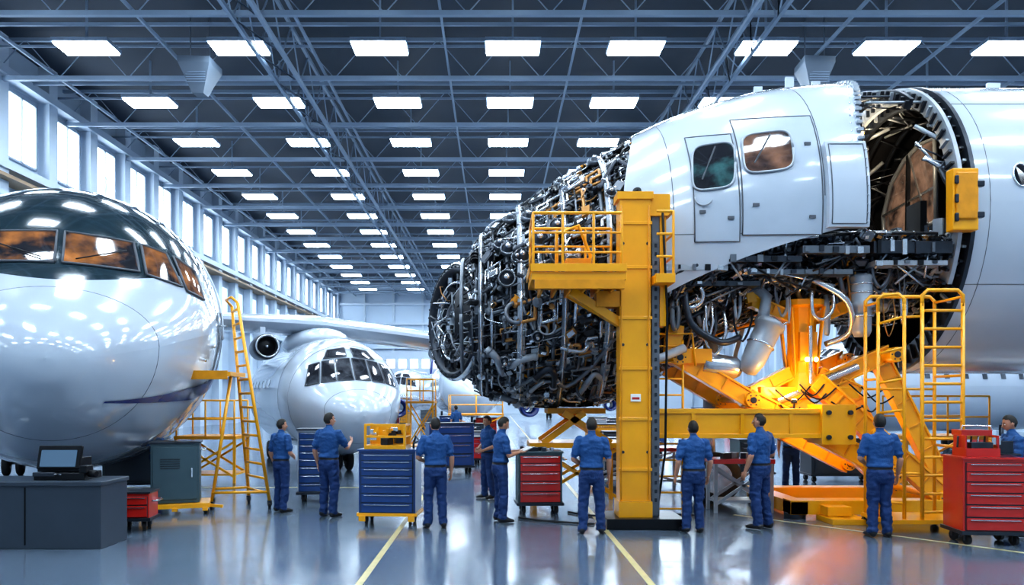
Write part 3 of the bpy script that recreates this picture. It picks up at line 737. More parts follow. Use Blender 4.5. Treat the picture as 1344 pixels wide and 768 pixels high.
mb = MB()
mb.bx((2.62, 12.45, 1.42), (5.75, 12.85, 1.86)); mb.bx((2.62, 12.42, 1.80), (5.75, 12.88, 1.88)); mb.bx((2.62, 12.42, 1.40), (5.75, 12.88, 1.47))
for x in (3.2, 4.0, 4.8): mb.bx((x, 12.42, 1.47), (x+.06, 12.46, 1.8))
mb.bx((5.3, 12.35, 1.30), (5.85, 12.95, 1.95)); 
for z in (1.42, 1.82):
    for x in (5.4, 5.75): mb.cyl((x, 12.3, z), (x, 12.36, z), .04, 10, 2)
def arm(p0, p1, w, h):
    p0, p1 = V(p0), V(p1); mb.beam(p0, p1, w, h, 0); d, u, v = basis(p1-p0)
    for s in (-1, 1): mb.beam(p0+v*s*h*.5, p1+v*s*h*.5, w+.06, .035, 0)
    L = (p1-p0).length; n = max(2, int(L/.45))
    for i in range(1, n):
        q = p0.lerp(p1, i/n); mb.beam(q-v*h*.48, q+v*h*.48, w+.05, .03, 5)
for y in (13.15, 14.9):
    arm((3.1, y, 2.78), (4.35, y, 2.05), .16, .26); arm((4.35, y, 2.05), (6.9, y, .75), .16, .3)
    arm((6.9, y+.2, 2.85), (4.3, y+.2, 1.68), .14, .26); arm((5.5, y-.02, 2.35), (7.75, y-.02, .3), .16, .30)
    arm((6.75, y+.3, 2.8), (8.0, y+.3, .35), .14, .28); arm((3.05, y, 2.82), (3.1, y, 3.3), .2, .25)
    for (x, z) in ((4.4, 2.02), (5.6, 1.4), (6.55, 1.42), (6.85, 2.8), (3.15, 2.75), (7.7, .35), (6.85, .78)):
        mb.cyl((x, y-.18, z), (x, y+.35, z), .13, 16, 0); mb.cyl((x, y-.2, z), (x, y+.37, z), .055, 12, 2)
        for k in range(6): mb.cyl((x+.09*cos(k*pi/3), y-.19, z+.09*sin(k*pi/3)), (x+.09*cos(k*pi/3), y-.17, z+.09*sin(k*pi/3)), .015, 6, 2)
    mb.beam((4.9, y+.1, 1.9), (6.2, y+.1, 1.0), .09, .09, 3)
    mb.cyl((4.9, y+.1, 2.0), (6.3, y+.1, 2.6), .07, 12, 3)
for (x, z) in ((4.4, 2.02), (6.85, 2.8), (7.7, .35), (6.85, .8), (3.15, 2.75)): mb.cyl((x, 13.1, z), (x, 15.0, z), .06, 10, 0)
mb.lathe([(0, 1.62), (.42, 1.62), (.42, 1.52), (.30, 1.48), (.25, 1.2), (.24, .75), (.27, .35), (.36, .08), (.36, 0), (0, 0)], (5.42, 13.5, 2.15), (0, 0, 1), 12, 0, False)
for i in range(8):
    a = 2*pi*i/8; mb.beam((5.42+.26*cos(a), 13.5+.26*sin(a), 2.45), (5.42+.40*cos(a), 13.5+.40*sin(a), 3.65), .03, .1)
mb.box((5.42, 13.22, 2.95), (.3, .1, .5), 5)
mb.cyl((5.42, 13.1, 2.3), (5.42, 13.1, 3.3), .035, 10, 3)
for x in (5.36, 5.52): mb.ell((x, 13.10, 2.72), (.04, .03, .04), 4, 10, 8)
for s in (-1, 1):
    arm((5.42+s*.2, 13.4, 3.45), (5.42+s*.95, 13.3, 3.75), .14, .18); mb.beam((5.42+s*.95, 13.3, 3.72), (5.42+s*1.0, 13.3, 4.0), .16, .16)
    arm((5.42+s*.25, 13.4, 2.5), (5.42+s*.95, 13.35, 2.15), .18, .2)
mb.bx((4.6, 13.2, 2.05), (6.3, 13.9, 2.25)); mb.bx((3.05, 13.0, 2.65), (3.7, 13.6, 2.9))
mb.cyl((4.95, 12.62, 1.88), (4.95, 12.62, 1.96), .02, 8, 2); mb.cyl((4.95, 12.62, 1.96), (4.96, 12.64, 2.02), .05, 14, 2); mb.cyl((4.96, 12.64, 2.02), (4.962, 12.644, 2.03), .042, 14, 4)  # invented lamp housing, added to hold the amber fill light
for i in range(9):
    x = rnd.uniform(4.0, 6.8); z = rnd.uniform(1.9, 2.4); x2 = x+rnd.uniform(.3, .9)
    mb.tube(smooth_path([V(p) for p in [(x, 13.04, z), ((x+x2)/2, 13.0, z-rnd.uniform(.1, .3)), (x2, 13.04, z-rnd.uniform(-.1, .2))]]), .015, 8, 1)
mb.bx((5.0, 12.9, .08), (8.4, 13.25, .32)); mb.bx((5.0, 14.8, .08), (8.4, 15.15, .32)); mb.bx((5.0, 12.9, .08), (5.3, 15.1, .3)); mb.bx((8.1, 12.9, .08), (8.4, 15.1, .3))
mb.bx((5.45, 12.3, 0), (6.05, 12.95, .09)); mb.bx((5.5, 12.6, .1), (5.9, 12.9, .25), 0)
for x in (5.15, 8.2):
    for y in (13.1, 15.0): mb.cyl((x, y, 0), (x, y, .1), .18, 16, 2)
mb.obj("scissor_cradle_lift", [M_yel, M_blk, M_dk, M_st, M_lamp, M_yel2], bevel=.01)

def ladder(mb, b0, b1, t0, t1, n, r=.024, m=0):
    b0, b1, t0, t1 = map(V, (b0, b1, t0, t1)); mb.tube([b0, t0], r, 8, m); mb.tube([b1, t1], r, 8, m)
    for i in range(n):
        f = (i+.6)/n; mb.tube([b0.lerp(t0, f), b1.lerp(t1, f)], r*.75, 8, m)
mb = MB()
ladder(mb, (6.5, 11.6, .15), (7.12, 11.6, .15), (6.5, 11.6, 3.5), (7.12, 11.6, 3.5), 12, .03)
ladder(mb, (5.98, 11.9, .15), (6.28, 11.7, .15), (5.98, 11.9, 3.4), (6.28, 11.7, 3.5), 7, .028)
for x in (6.0, 7.12): mb.tube([(x, 12.35, .15), (x, 12.35, 3.6)], .028, 8, 0)
for z in (.8, 2.2): mb.tube([(6.0, 12.35, z), (7.12, 12.35, z)], .02, 8, 0)
for (x0, x1, y) in ((6.5, 7.12, 11.6), (6.0, 7.12, 12.35)):
    mb.tube([(x0, y, 3.45), (x0, y, 3.62), (x0+.08, y, 3.70), (x1-.08, y, 3.70), (x1, y, 3.62), (x1, y, 3.45)], .03, 8, 0)
mb.tube([(5.98, 11.9, 3.35), (5.98, 11.9, 3.6), (6.05, 11.85, 3.66), (6.22, 11.75, 3.66), (6.28, 11.7, 3.58), (6.28, 11.7, 3.4)], .028, 8, 0)
for z in (.18, 1.3, 2.4, 3.6):
    mb.tube([(7.12, 11.6, z), (7.12, 12.35, z)], .022, 8, 0); mb.tube([(5.98, 11.9, z-.05), (6.0, 12.35, z-.05)], .02, 8, 0)
mb.tube([(6.28, 11.7, .9), (6.5, 11.6, .9)], .02, 8, 0); mb.tube([(6.28, 11.7, 3.3), (6.5, 11.6, 3.3)], .02, 8, 0)
mb.bx((5.95, 11.55, .14), (7.2, 12.4, .20))
for x in (6.0, 7.12):
    for y in (11.65, 12.35): caster(mb, x, y)
mb.obj("caged_access_ladder", [M_yel, M_rub, M_dk])
mb = MB()
ladder(mb, (2.75, 13.0, 0), (3.2, 13.0, 0), (2.75, 13.0, 3.05), (3.2, 13.0, 3.05), 11, .022)
mb.tube([(2.75, 13.0, 3.0), (2.75, 13.0, 3.15), (3.35, 12.95, 3.15), (3.4, 12.95, 2.6)], .022, 8, 0)
mb.obj("access_ladder", [M_yel])
mb = MB()
ladder(mb, (-4.85, 15.0, .12), (-4.22, 14.25, .12), (-5.15, 14.9, 3.85), (-4.85, 14.35, 3.85), 14, .032)
ladder(mb, (-5.45, 14.7, .12), (-5.25, 14.1, .12), (-5.15, 14.9, 2.55), (-4.95, 14.3, 2.55), 3, .028)
mb.bx((-5.62, 13.95, 2.46), (-4.85, 14.8, 2.54)); mb.bx((-5.62, 13.93, 2.40), (-4.9, 13.97, 2.56), 3)
mb.tube([(-5.15, 14.9, 3.85), (-5.2, 14.7, 3.95), (-4.95, 14.3, 3.95), (-4.85, 14.35, 3.85)], .025, 8, 0)
mb.tube([(-5.45, 14.7, .3), (-4.83, 15.0, .3)], .025, 8, 0); mb.tube([(-5.25, 14.1, .3), (-4.25, 14.25, .3)], .025, 8, 0)
for (x, y) in ((-4.85, 15.0), (-4.22, 14.25), (-5.45, 14.7), (-5.25, 14.1)): caster(mb, x, y, .06)
mb.obj("rolling_ladder", [M_yel, M_rub, M_dk, M_yel2])
def stand(name, loc, w, dpt, h, rails, top=0, col=M_yel, rz=0):
    mb = MB()
    for x in (-w/2, w/2):
        for y in (-dpt/2, dpt/2): mb.box((x, y, h/2), (.06, .06, h)); 
    for y in (-dpt/2, dpt/2):
        mb.beam((-w/2, y, .15), (w/2, y, h-.1), .05, .05); mb.beam((w/2, y, .15), (-w/2, y, h-.1), .05, .05)
    mb.box((0, 0, h), (w+.1, dpt+.1, .08), 1); mb.box((0, 0, .2), (w, dpt, .04), 0)
    if rails:
        for x in (-w/2, 0, w/2): rail(mb, [(x, -dpt/2, h), (x, -dpt/2, h+.9)]); rail(mb, [(x, dpt/2, h), (x, dpt/2, h+.9)])
        for z in (.45, .9):
            for y in (-dpt/2, dpt/2): rail(mb, [(-w/2, y, h+z), (w/2, y, h+z)])
    if top:
        for k in range(8): mb.box((rnd.uniform(-w*.4, w*.4), rnd.uniform(-dpt*.3, dpt*.3), h+.09), (rnd.uniform(.06, .2), rnd.uniform(.06, .2), .1), rnd.choice([0, 2]), rz=rnd.uniform(0, 3))
    return mb.obj(name, [col, M_yel2 if top == 0 else M_red if top == 1 else M_gry, M_dk], loc, rz)
mb = MB()
for s in (-1, 1):
    for x in (.75, 2.35): mb.box((x, 15.0+.5*s, .58), (.08, .08, 1.16))
    mb.beam((.75, 15+.5*s, .15), (2.35, 15+.5*s, 1.1), .06, .06); mb.beam((2.35, 15+.5*s, .15), (.75, 15+.5*s, 1.1), .06, .06)
    mb.beam((.9, 15+.5*s, 1.2), (1.7, 15+.5*s, 1.78), .1, .12); mb.beam((2.2, 15+.5*s, 1.2), (1.3, 15+.5*s, 1.78), .1, .12)
mb.box((1.55, 15.0, 1.16), (1.8, 1.2, .1)); mb.bx((1.0, 14.5, 1.76), (2.1, 15.5, 1.86), 1); mb.obj("fuselage_cradle", [M_yel, M_yel2])
stand("workbench", (4.45, 13.9, 0), 1.0, .5, .92, False, 1, M_lg)
stand("workbench", (3.1, 17.5, 0), 2.2, .8, .9, False, 1, M_lg)
stand("maintenance_stand", (-2.9, 30, 0), 1.0, 1.4, 1.9, True)
stand("maintenance_stand", (-0.9, 36, 0), 2.5, 1.4, 1.3, True)
stand("maintenance_stand", (-7.0, 18.9, 0), 1.4, 1.0, 1.1, True)
stand("maintenance_stand", (9.8, 17.0, 0), 1.8, 1.0, 1.2, True)

# ------------------------------------------------------------------ cabinets
def cabinet(name, loc, w, d, h, body, front, n, rz=0, cast=True, top=None, dolly=False, trim=None):
    mb = MB(); z0 = .17 if cast else .0
    if dolly:
        z0 = .2
        mb.box((0, 0, .15), (w+.35, d+.2, .08), 5)
        for x in (-.5, 0, .5): mb.box((x*(w+.2), 0, .09), (.09, d+.25, .06), 5)
        for x in (-1, 1):
            for y in (-1, 1): caster(mb, x*(w/2+.1), y*(d/2), .05, 3, 4)
        mb.beam((w/2+.1, -d/2, .15), (w/2+.4, -d/2-.1, .12), .05, .05, 5)
    mb.box((0, 0, z0+(h-z0)/2), (w, d, h-z0), 0)
    mb.box((0, 0, h+.015), (w+.05, d+.05, .03), 4 if top is None else 0)
    hh = (h-z0-.08)
    if n:
        mb.box((0, -d/2-.004, z0+hh/2+.04), (w*.93, .01, hh), 4)
        sz = [1.0+.45*(i/(n-1 if n > 1 else 1)) for i in range(n)][::-1]; tot = sum(sz); z = z0+.04
        for s_ in sz:
            dh = hh*s_/tot
            mb.box((0, -d/2-.012, z+dh/2), (w*.90, .03, dh*.88), 1)
            mb.box((0, -d/2-.036, z+dh*.80), (w*.80, .018, .012), 2)
            z += dh
    else:
        mb.box((0, -d/2-.012, z0+hh/2+.04), (w*.9, .03, hh*.95), 1); mb.box((w*.35, -d/2-.04, z0+hh*.55), (.03, .03, .16), 2)
        for k in range(5): mb.box((-.1*w, -d/2-.03, z0+hh*.8-k*.04), (w*.4, .012, .014), 4)
    mb.tube([(w/2+.02, -d*.35, h-.12), (w/2+.09, -d*.35, h-.12), (w/2+.09, d*.35, h-.12), (w/2+.02, d*.35, h-.12)], .015, 8, 2)
    if cast and not dolly:
        for x in (-1, 1):
            for y in (-1, 1): caster(mb, x*(w/2-.1), y*(d/2-.1), .07, 3, 4)
        mb.box((0, 0, .18), (w+.06, d+.06, .05), 5 if trim == 'y' else 4)
        if trim == 'y':
            for x in (-1, 1): mb.box((x*(w/2-.06), -d/2-.02, .12), (.1, .06, .09), 5)
    if top == 'crate':
        tz = h+.03
        mb.box((-.05, 0, tz+.03), (w*.74, d*.8, .06), 5)
        for x in (-1, 1):
            for y in (-1, 1): mb.box((-.05+x*w*.35, y*d*.36, tz+.2), (.04, .04, .4), 5)
        mb.box((-.05, d*.36, tz+.2), (w*.72, .02, .38), 5)
        for z in (.2, .39): mb.box((-.05, -d*.36, tz+z), (w*.72, .03, .035), 5); mb.box((-.05-w*.35, 0, tz+z), (.03, d*.74, .03), 5); mb.box((-.05+w*.35, 0, tz+z), (.03, d*.74, .03), 5)
        for k in range(14): mb.box((-.05+rnd.uniform(-w*.28, w*.28), rnd.uniform(-d*.2, d*.2), tz+.06+rnd.uniform(.04, .26)), (rnd.uniform(.05, .16), rnd.uniform(.05, .14), rnd.uniform(.05, .14)), rnd.choice([5, 5, 3, 4, 2]), rz=rnd.uniform(0, 3))
        mb.tube([(.38, 0, tz), (.38, 0, tz+.08), (.46, .05, tz+.12), (.40, .1, tz+.2), (.36, .1, tz+.06)], .02, 8, 4)
    if top == 'chest':
        tz = h+.03
        mb.box((-.1, 0, tz+.06), (w*.55, d*.7, .12), 0)
        for s in (-1, 1): mb.box((-.1+s*w*.26, 0, tz+.2), (.02, d*.6, .2), 0)
        mb.box((-.1, .12, tz+.33), (w*.5, .3, .08), 0); mb.box((-.1, -.1, tz+.16), (w*.35, .15, .08), 4); mb.box((.1, -.1, tz+.22), (.12, .1, .1), 2)
        for k in range(6): mb.cyl((-.35+k*.09, .0, tz+.12), (-.33+k*.09, .02, tz+.28), .014, 6, 2 if k % 2 else 3)
        mb.tube([(-.3, 0, tz+.36), (-.28, 0, tz+.43), (.1, 0, tz+.43), (.12, 0, tz+.36)], .012, 6, 2)
        mb.box((.3, -.05, tz+.03), (.26, .2, .02), 4); mb.box((.3, .06, tz+.12), (.26, .02, .18), 4)
    if top == 'tools':
        for k in range(9): mb.box((rnd.uniform(-w*.4, w*.4), rnd.uniform(-d*.3, d*.3), h+.06), (rnd.uniform(.05, .2), rnd.uniform(.05, .15), .07), rnd.choice([2, 3, 4]), rz=rnd.uniform(0, 3))
    return mb.obj(name, [body, front, M_chr, M_rub, M_dk, M_yel], loc, rz, bevel=.006)
cabinet("tool_cabinet", (-1.72, 12.55, 0), .92, .6, 1.2, M_blue, M_blue, 7, radians(-4), top='crate', trim='y')
cabinet("tool_cabinet", (-3.62, 15.3, 0), .62, .55, 1.42, M_lg, M_blue, 8, radians(8))
cabinet("storage_cabinet", (-5.75, 13.75, 0), .8, .6, 1.25, M_grn, M_grn, 0, radians(18), dolly=True)
cabinet("storage_cabinet", (-8.0, 17, 0), 1.2, .7, 1.25, M_grn, M_gry, 0, radians(8))
cabinet("parts_box", (-5.62, 11.95, 0), .5, .42, .58, M_red, M_red, 2, radians(6))
cabinet("tool_trolley", (.78, 13.75, 0), .78, .6, 1.08, M_grn, M_red, 5, radians(3), top='tools')
cabinet("tool_chest", (6.95, 10.85, 0), .82, .58, 1.2, M_red, M_red, 6, radians(-6), top='chest')
cabinet("storage_cabinet", (8.5, 18.9, 0), 1.6, .7, 1.05, M_gry, M_gry, 0, 0)
cabinet("tool_cabinet", (6.5, 19.3, 0), .9, .6, 1.0, M_grn, M_gry, 5, .1)
cabinet("tool_cabinet", (3.3, 20, 0), 1.0, .6, 1.0, M_gry, M_gry, 5, .1)
cabinet("tool_cabinet", (12.2, 18.4, 0), 1.0, .6, 1.1, M_red, M_red, 5, .1)
cols = [(M_blue, M_blue), (M_gry, M_gry), (M_red, M_red), (M_yel, M_yel2), (M_lg, M_lg)]
for i in range(30):
    c = cols[i % 5]; Y = 21+i*1.3
    X = (-.06+.06*(i*7 % 5)/5)*Y if i % 2 == 0 else rnd.uniform(.1, .33)*Y
    if i % 2 == 0 and Y > 38: X = -5.5+rnd.uniform(-2, 1)
    if i % 2 and 22 < Y < 36: X = rnd.uniform(2.5, 6.5)
    if i % 2 and Y >= 36: X = rnd.uniform(12.5, 16)
    cabinet("tool_cabinet", (X, Y, 0), rnd.uniform(.7, 1.5), .6, rnd.uniform(.8, 1.4), c[0], c[1], 4, rnd.uniform(-.3, .3))
mb = MB(); mb.bx((-7.6, 10.35, 0), (-5.36, 11.1, .88)); mb.bx((-7.6, 10.32, .86), (-5.34, 11.12, .92), 0)
mb.bx((-6.4, 10.335, .05), (-6.38, 10.36, .84), 1); mb.obj("counter", [M_gry, M_blk], bevel=.01)
mb = MB(); R = Matrix.Rotation(radians(-14), 3, 'X'); ox = -.17
mb.box((-5.85+ox, 10.75, .97), (.70, .48, .10), 0); mb.box((-5.95+ox, 10.84, 1.12), (.60, .32, .2), 0); mb.box((-5.94+ox, 10.66, 1.21), (.50, .02, .24), 1, R=R); mb.box((-5.94+ox, 10.70, 1.22), (.60, .06, .33), 0, R=R)
mb.box((-5.52+ox, 10.6, 1.07), (.1, .2, .1), 0); mb.cyl((-5.48+ox, 10.6, 1.0), (-5.36+ox, 10.58, 1.0), .05, 12, 0); mb.box((-6.05+ox, 10.50, 1.0), (.3, .04, .06), 2)
for k in range(5): mb.box((-6.1+.07*k+ox, 10.49, 1.0), (.04, .02, .02), 3)
mb.obj("diagnostic_computer", [M_blk, M_scr2, M_dk, M_chr], bevel=.01)
mb = MB()
for pts in ([(.4, 13.0, .02), (.7, 12.7, .02), (1.1, 12.5, .02), (1.6, 12.3, .02)], [(1.3, 13.6, .02), (1.7, 13.2, .02), (2.3, 13.3, .02), (2.6, 13.5, .02), (3.6, 13.2, .02)]):
    mb.tube(smooth_path([V(p) for p in pts], 8), .018, 8, 0)
mb.obj("air_hose", [M_rub])

# ------------------------------------------------------------------ mechanics
M_shirt = mat("work_shirt_blue", (0.014, 0.078, 0.235), .8, 0, .25, 6, .3, 60)
M_pant = mat("work_trousers_navy", (0.009, 0.038, 0.135), .8, 0, .25, 6, .3, 60)
M_skin = mat("skin", (0.50, 0.25, 0.16), .5, 0, .08, 10)
M_hair = mat("dark_hair", (0.012, 0.009, 0.007), .6, 0, .4, 40, .4, 90)
M_boot = mat("work_boots", (0.010, 0.010, 0.012), .5, 0, .2, 10)
M_belt = mat("belt", (0.010, 0.010, 0.014), .5)
M_eye = mat("eye_white", (.8, .8, .8), .3); M_iris = mat("iris", (.04, .02, .01), .2); M_lip = mat("lips", (.38, .13, .10), .5)
def remesh(b, vox):
    o = b.obj("tmp", []); 
    m = o.modifiers.new("r", 'REMESH'); m.mode = 'VOXEL'; m.voxel_size = vox
    s = o.modifiers.new("s", 'SMOOTH'); s.factor = .5; s.iterations = 3
    dg = bpy.context.evaluated_depsgraph_get(); me = bpy.data.meshes.new_from_object(o.evaluated_get(dg))
    vs = [v.co.copy() for v in me.vertices]; ns = [v.normal.copy() for v in me.vertices]; fs = [list(p.vertices) for p in me.polygons]
    bpy.data.objects.remove(o); bpy.data.meshes.remove(me); return vs, ns, fs
def segd(p, a, b):
    ab = b-a; t = max(0, min(1, (p-a).dot(ab)/ab.length_squared)); return (p-(a+ab*t)).length, t
def hand(mb, w, d, pn, inw, curl, m):
    d = d.normalized(); pn = (pn-d*pn.dot(d)).normalized(); s = d.cross(pn).normalized()
    if s.dot(inw) < 0: s = -s
    mb.loft([w-d*.02, w+d*.01, w+d*.045, w+d*.085, w+d*.097], [.027, .029, .040, .041, .034], [.022, .020, .016, .014, .010], 12, m, ref=s)
    for i, (o, L) in enumerate(((.030, .070), (.010, .080), (-.010, .074), (-.029, .058))):
        p = w+d*.088+s*o; dirn = d.copy(); pts = [p-d*.012]; pts.append(p)
        for k, fr in enumerate((.45, .32, .23)):
            dirn = (dirn*cos(curl*(.6+.3*k))+pn*sin(curl*(.6+.3*k))).normalized(); p = p+dirn*L*fr; pts.append(p)
        mb.tube(pts, [.0095, .0095, .0088, .008, .0062], 7, m)
    p = w+d*.025+s*.030; dd = (d*.65+s*.65+pn*.25).normalized(); q = p+dd*.035; d2 = (d*.85+s*.2+pn*.35).normalized(); q2 = q+d2*.03
    mb.tube([p-dd*.012, p, q, q2, q2+d2*.022], [.013, .0135, .0115, .0105, .007], 8, m)
def mechanic(x, y, h, face, armR='down', armL='down', hold=None, look=0.0, tilt=0.0, stance=.11, lean=0.0, seed=0, build=1.08):
    r_ = random.Random(seed); b = MB(); S = h/1.78
    L = lambda z: V((0, lean*max(0, z-.9), 0))
    torso = [(.80, .135, .10, 0), (.86, .166, .122, -.008), (.94, .172, .126, -.012), (1.0, .160, .118, -.004), (1.08, .156, .114, 0), (1.18, .166, .118, .002), (1.28, .182, .126, 0), (1.37, .192, .124, -.008), (1.43, .178, .108, -.012), (1.475, .128, .086, -.012), (1.51, .072, .064, -.008), (1.53, .055, .055, 0)]
    b.loft([V((0, o, z))+L(z) for z, rx, ry, o in torso], [t[1]*build for t in torso], [t[2]*build for t in torso], 24, 0, ref=(1, 0, 0))
    b.loft([V((0, -.012, 1.46))+L(1.46), V((0, 0, 1.53))+L(1.53), V((0, .012, 1.60))+L(1.6)], [.07, .056, .054], [.07, .058, .056], 16, 0, ref=(1, 0, 0))
    bones = [('neck', V((0, 0, 1.515))+L(1.5), V((0, .01, 1.62))+L(1.6), .06), ('torso', V((0, 0, 1.02)), V((0, 0, 1.44))+L(1.44), .17), ('pel', V((0, 0, .86)), V((0, 0, .99)), .17)]
    for s in (-1, 1):
        fw = .03*s*r_.choice([-1, 1]); st = stance
        hip = V((s*.088, 0, .90)); kn = V((s*(st*.95), .018+fw*.4, .50)); an = V((s*(st+.01), -.025+fw, .10))
        b.loft([hip+V((0, 0, .03)), hip, hip.lerp(kn, .45), kn, kn.lerp(an, .35), kn.lerp(an, .8), an, an-V((0, 0, .045))], [.088, .102, .094, .078, .078, .070, .072, .070], [.10, .110, .096, .080, .083, .074, .078, .074], 18, 0, ref=(1, 0, 0))
        a = V((s*(st+.015), fw, 0)); out = s*.03
        b.loft([a+V((0, -.105, .042)), a+V((0, -.09, .05)), a+V((0, -.03, .055)), a+V((out*.4, .06, .045)), a+V((out, .14, .034)), a+V((out, .175, .03))], [.025, .038, .044, .048, .044, .024], [.028, .046, .052, .042, .031, .018], 14, 0, ref=(1, 0, 0))
        bones += [('leg', hip, kn, .09), ('leg', kn, an, .07), ('foot', a+V((0, -.09, .035)), a+V((out, .16, .03)), .05)]
        pose = armR if s > 0 else armL
        sh = V((s*.178*build, -.01, 1.425))+L(1.42)
        if pose == 'down': el, wr, pn = V((s*.262, -.045, 1.13)), V((s*.268, .06, .885)), V((-s, 0, 0))
        elif pose == 'front': el, wr, pn = V((s*.28, -.02, 1.14)), V((s*.13, .20, 1.04)), V((-s*.6, -.6, .0))
        elif pose == 'hip': el, wr, pn = V((s*.345, -.10, 1.17)), V((s*.205, .05, 1.03)), V((-s, .1, 0))
        elif pose == 'hold': el, wr, pn = V((s*.25, .05, 1.14)), V((s*.13, .29, 1.19)), V((0, .25, 1))
        elif pose == 'reach': el, wr, pn = V((s*.25, .14, 1.2)), V((s*.2, .40, 1.22)), V((0, 0, -1))
        elif pose == 'point': el, wr, pn = V((s*.28, .12, 1.18)), V((s*.20, .37, 1.27)), V((-s, 0, 0))
        el = el+L(el.z); wr = wr+L(wr.z)
        cut = .78
        mid = sh.lerp(el, cut)
        b.loft([sh+V((-s*.05, 0, .025)), sh+V((-s*.01, 0, .018)), sh.lerp(el, .25), sh.lerp(el, .5), mid, sh.lerp(el, cut+.02)], [.055, .068, .068, .065, .066, .045], [.055, .070, .068, .065, .066, .045], 16, 0)
        b.loft([sh.lerp(el, cut-.1), sh.lerp(el, .92), el, el.lerp(wr, .3), el.lerp(wr, .7), wr, wr+(wr-el).normalized()*.015], [.044, .044, .042, .043, .034, .027, .026], [.044, .044, .042, .043, .033, .024, .022], 14, 0)
        bones += [('torso', sh, mid, .066), ('arm', sh.lerp(el, cut+.03), el, .045), ('arm', el, wr, .04)]
        hd = (wr-el).normalized()
        if pose == 'front': hd = V((-s*.6, .7, -.1)).normalized()
        if pose == 'hip': hd = V((-s*.3, .7, -.5)).normalized()
        if pose in ('hold', 'reach'): hd = V((-s*.15, 1, 0)).normalized()
        b.hands = getattr(b, 'hands', [])+[(wr, hd, pn, V((-s*.2, 1, 0)) if pose == 'down' else V((-s, 0, .6)), {'down': .45, 'front': .7, 'hip': .6, 'hold': .35, 'reach': .5, 'point': .25}[pose])]
    vs, ns, fs = remesh(b, .0125)
    out = MB(); fm = []; vm = {}
    for f in fs:
        c = sum((vs[i] for i in f), V((0, 0, 0)))/len(f); best = None
        for nme, a0, a1, rr in bones:
            d_, t_ = segd(c, a0, a1); q = d_/rr
            if best is None or q < best[0]: best = (q, nme)
        k = best[1]
        if k == 'torso' and c.z < 1.0: k = 'pel'
        if k == 'leg' and c.z > 1.0: k = 'torso'
        m = {'neck': 2, 'torso': 0, 'pel': 1, 'leg': 1, 'foot': 3, 'arm': 2}[k]
        if k in ('pel', 'torso') and .985 < c.z < 1.02 and abs(c.x) < .19 and best[1] in ('torso', 'pel'): m = 4
        if k == 'foot' and c.z > .105: m = 1
        fm.append(m)
        for i in f: vm[i] = m if m in (0, 1) else vm.get(i, m)
    nv = []
    for i, v in enumerate(vs):
        m = vm.get(i, 2)
        if m in (0, 1):
            a = noise.noise(V((v.x*9+seed*3, v.y*9, v.z*17)))*.014+noise.noise(V((v.x*22, v.y*22+seed, v.z*30)))*.007
            if m == 0 and v.z < 1.1 and abs(v.x) < .2: a += .014*(1-abs(v.z-1.04)/.06) if abs(v.z-1.04) < .06 else 0
            if v.z < .25 or .42 < v.z < .58: a *= 1.5
            v = v+ns[i]*a
        nv.append(v)
    out.v = [tuple(v) for v in nv]; out.f = fs; out.m = fm; out.s = [True]*len(fs)
    for (w, d_, pn, inw, cu) in b.hands: hand(out, w, d_, pn, inw, cu, 2)
    out.loft([V((0, -.008, 1.49))+L(1.5), V((0, -.006, 1.525))+L(1.5)], [.075, .066], [.072, .066], 20, 0, ref=(1, 0, 0), caps=False)
    hm = MB()
    def hf(p, d):
        if d.z < 0: p.x *= 1-.26*d.z*d.z; p.y = p.y*(1-.12*d.z*d.z)+.012*(-d.z)
        if d.y > 0: p.y -= .010*max(0, d.y)**2*(1 if abs(d.z) < .8 else 0); p.x *= 1
        if d.y > .75 and -.25 < d.z < .12 and abs(d.x) > .2: p.y -= .005
        if d.y < 0 and d.z < -.3: p.y *= .88
        return p
    hm.ell((0, 0, 0), (.077, .098, .118), 2, 28, 20, hf)
    hm.loft([(0, .083, .018), (0, .098, -.005), (0, .108, -.026), (0, .092, -.036)], [.007, .010, .015, .010], [.008, .010, .010, .006], 10, 2, ref=(1, 0, 0))
    for s in (-1, 1):
        hm.ell((s*.031, .078, .004), (.014, .010, .008), 5, 10, 8); hm.ell((s*.031, .0865, .004), (.006, .003, .006), 6, 8, 6)
        hm.loft([(s*.014, .088, .024), (s*.03, .089, .030), (s*.047, .078, .024)], .004, .004, 6, 7)
        hm.ell((s*.078, -.005, -.008), (.011, .019, .032), 2, 10, 10); hm.ell((s*.084, .0, -.006), (.006, .011, .020), 2, 8, 8)
    hm.loft([(-.024, .080, -.058), (0, .090, -.056), (.024, .080, -.058)], [.003, .005, .003], [.004, .007, .004], 8, 8)
    def hk(d): return (d.z > .42+.25*max(0, d.y)) or (d.y < .12 and d.z > -.02) or (d.y < -.35 and d.z > -.52)
    def hh(p, d):
        p = hf(p, d); return p*(1+.03*noise.noise(d*6+V((seed, 0, 0))))
    hm.ell((0, -.004, .006), (.084, .105, .127), 7, 40, 28, hh, hk)
    hm.ell((0, -.004, .006), (.079, .100, .121), 7, 40, 28, hf, hk)
    Rh = Matrix.Rotation(look, 3, 'Z') @ Matrix.Rotation(tilt, 3, 'X'); hp = V((0, .018, 1.655))+L(1.62)
    base = len(out.v); out.v += [tuple(hp+Rh @ V(v)) for v in hm.v]; out.f += [[base+i for i in f] for f in hm.f]; out.m += hm.m; out.s += hm.s
    if hold == 'paper':
        R = Matrix.Rotation(radians(25), 3, 'X'); out.box(V((0, .44, 1.21))+L(1.2), (.30, .22, .012), 9, R=R); out.box(V((0, .43, 1.225))+L(1.2), (.26, .19, .006), 10, R=R)
    out.v = [(a*S, b_*S, c*S) for a, b_, c in out.v]
    return out.obj("mechanic", [M_shirt, M_pant, M_skin, M_boot, M_belt, M_eye, M_iris, M_hair, M_lip, M_dk, M_paper], (x, y, 0), face)
d2r = radians
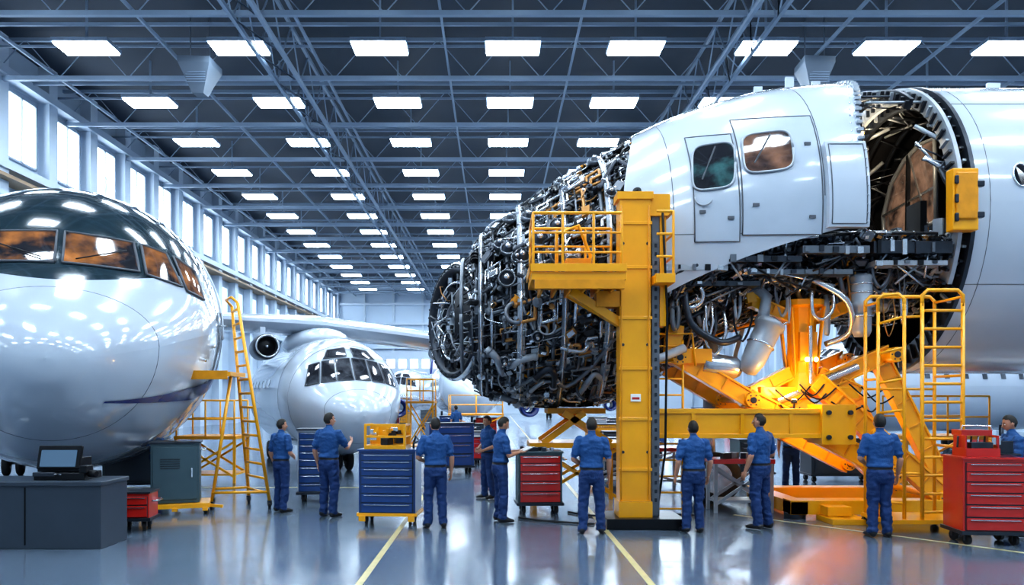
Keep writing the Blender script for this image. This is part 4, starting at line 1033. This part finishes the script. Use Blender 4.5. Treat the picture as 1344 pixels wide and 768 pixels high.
mechanic(-3.86, 13.75, 1.68, d2r(-35), 'front', 'down', seed=1, look=-.3)
mechanic(-2.88, 13.2, 1.80, d2r(-22), 'point', 'down', seed=2, look=-.5)
mechanic(-.95, 12.08, 1.75, d2r(12), 'down', 'front', seed=3, look=.2)
mechanic(.08, 12.65, 1.74, d2r(-72), 'hold', 'hold', 'paper', seed=4, tilt=-.4, lean=.06)
mechanic(1.46, 11.55, 1.76, d2r(-4), 'down', 'front', seed=5, look=.2, stance=.13)
mechanic(3.03, 11.65, 1.71, d2r(6), 'down', 'down', seed=6, tilt=.15, stance=.10)
mechanic(4.17, 12.0, 1.81, d2r(32), 'front', 'down', seed=7, look=.4)
mechanic(5.68, 11.25, 1.82, d2r(-6), 'down', 'front', seed=8, stance=.09, tilt=.1)
mechanic(7.72, 11.35, 1.80, d2r(80), 'reach', 'hold', seed=9, tilt=-.25, lean=.05)
mechanic(-6.75, 15.2, 1.72, d2r(-60), 'hold', 'hold', seed=10, tilt=-.3)
mechanic(6.6, 17.0, 1.72, d2r(160), 'down', 'front', seed=11)
mechanic(-.15, 15.6, 1.70, d2r(120), 'front', 'front', seed=12, tilt=-.2)
mechanic(-1.7, 33, 1.75, d2r(40), 'down', 'front', seed=13)

# ------------------------------------------------------------------ light & camera
w = bpy.data.worlds.new("daylight"); scene.world = w; w.use_nodes = True
w.node_tree.nodes["Background"].inputs[0].default_value = (0.55, 0.77, 1.0, 1); w.node_tree.nodes["Background"].inputs[1].default_value = 0.45
def point(name, loc, e, col, r=.08):
    pl = bpy.data.lights.new(name, 'POINT'); pl.energy = e; pl.color = col; pl.shadow_soft_size = r
    o = bpy.data.objects.new(name, pl); scene.collection.objects.link(o); o.location = loc
point("pedestal_fill_light", (4.97, 12.62, 2.2), 30, (1, .55, .15), .10)  # added amber fill, makes the warm glow on the pedestal
point("bay_fill_light", (7.3, 15.2, 7.2), 70, (1, .78, .5), .08)  # added warm fill to brighten the dark fuselage opening
point("underlift_fill_light", (6.2, 14.0, 1.6), 34, (1, .6, .2), .10)  # added amber fill under the lift, no lamp modelled there

cam = bpy.data.cameras.new("camera"); co = bpy.data.objects.new("camera", cam); scene.collection.objects.link(co)
co.location = (0, 0, 2.05); co.rotation_euler = (pi/2, 0, 0)
cam.sensor_width = 36; cam.lens = 36*1000/1344; cam.shift_x = 22/1344; cam.shift_y = 139/1344; cam.clip_end = 500
scene.camera = co
scene.view_settings.view_transform = 'Standard'
try: scene.view_settings.look = 'Medium High Contrast'
except Exception: pass
scene.view_settings.exposure = 0.42
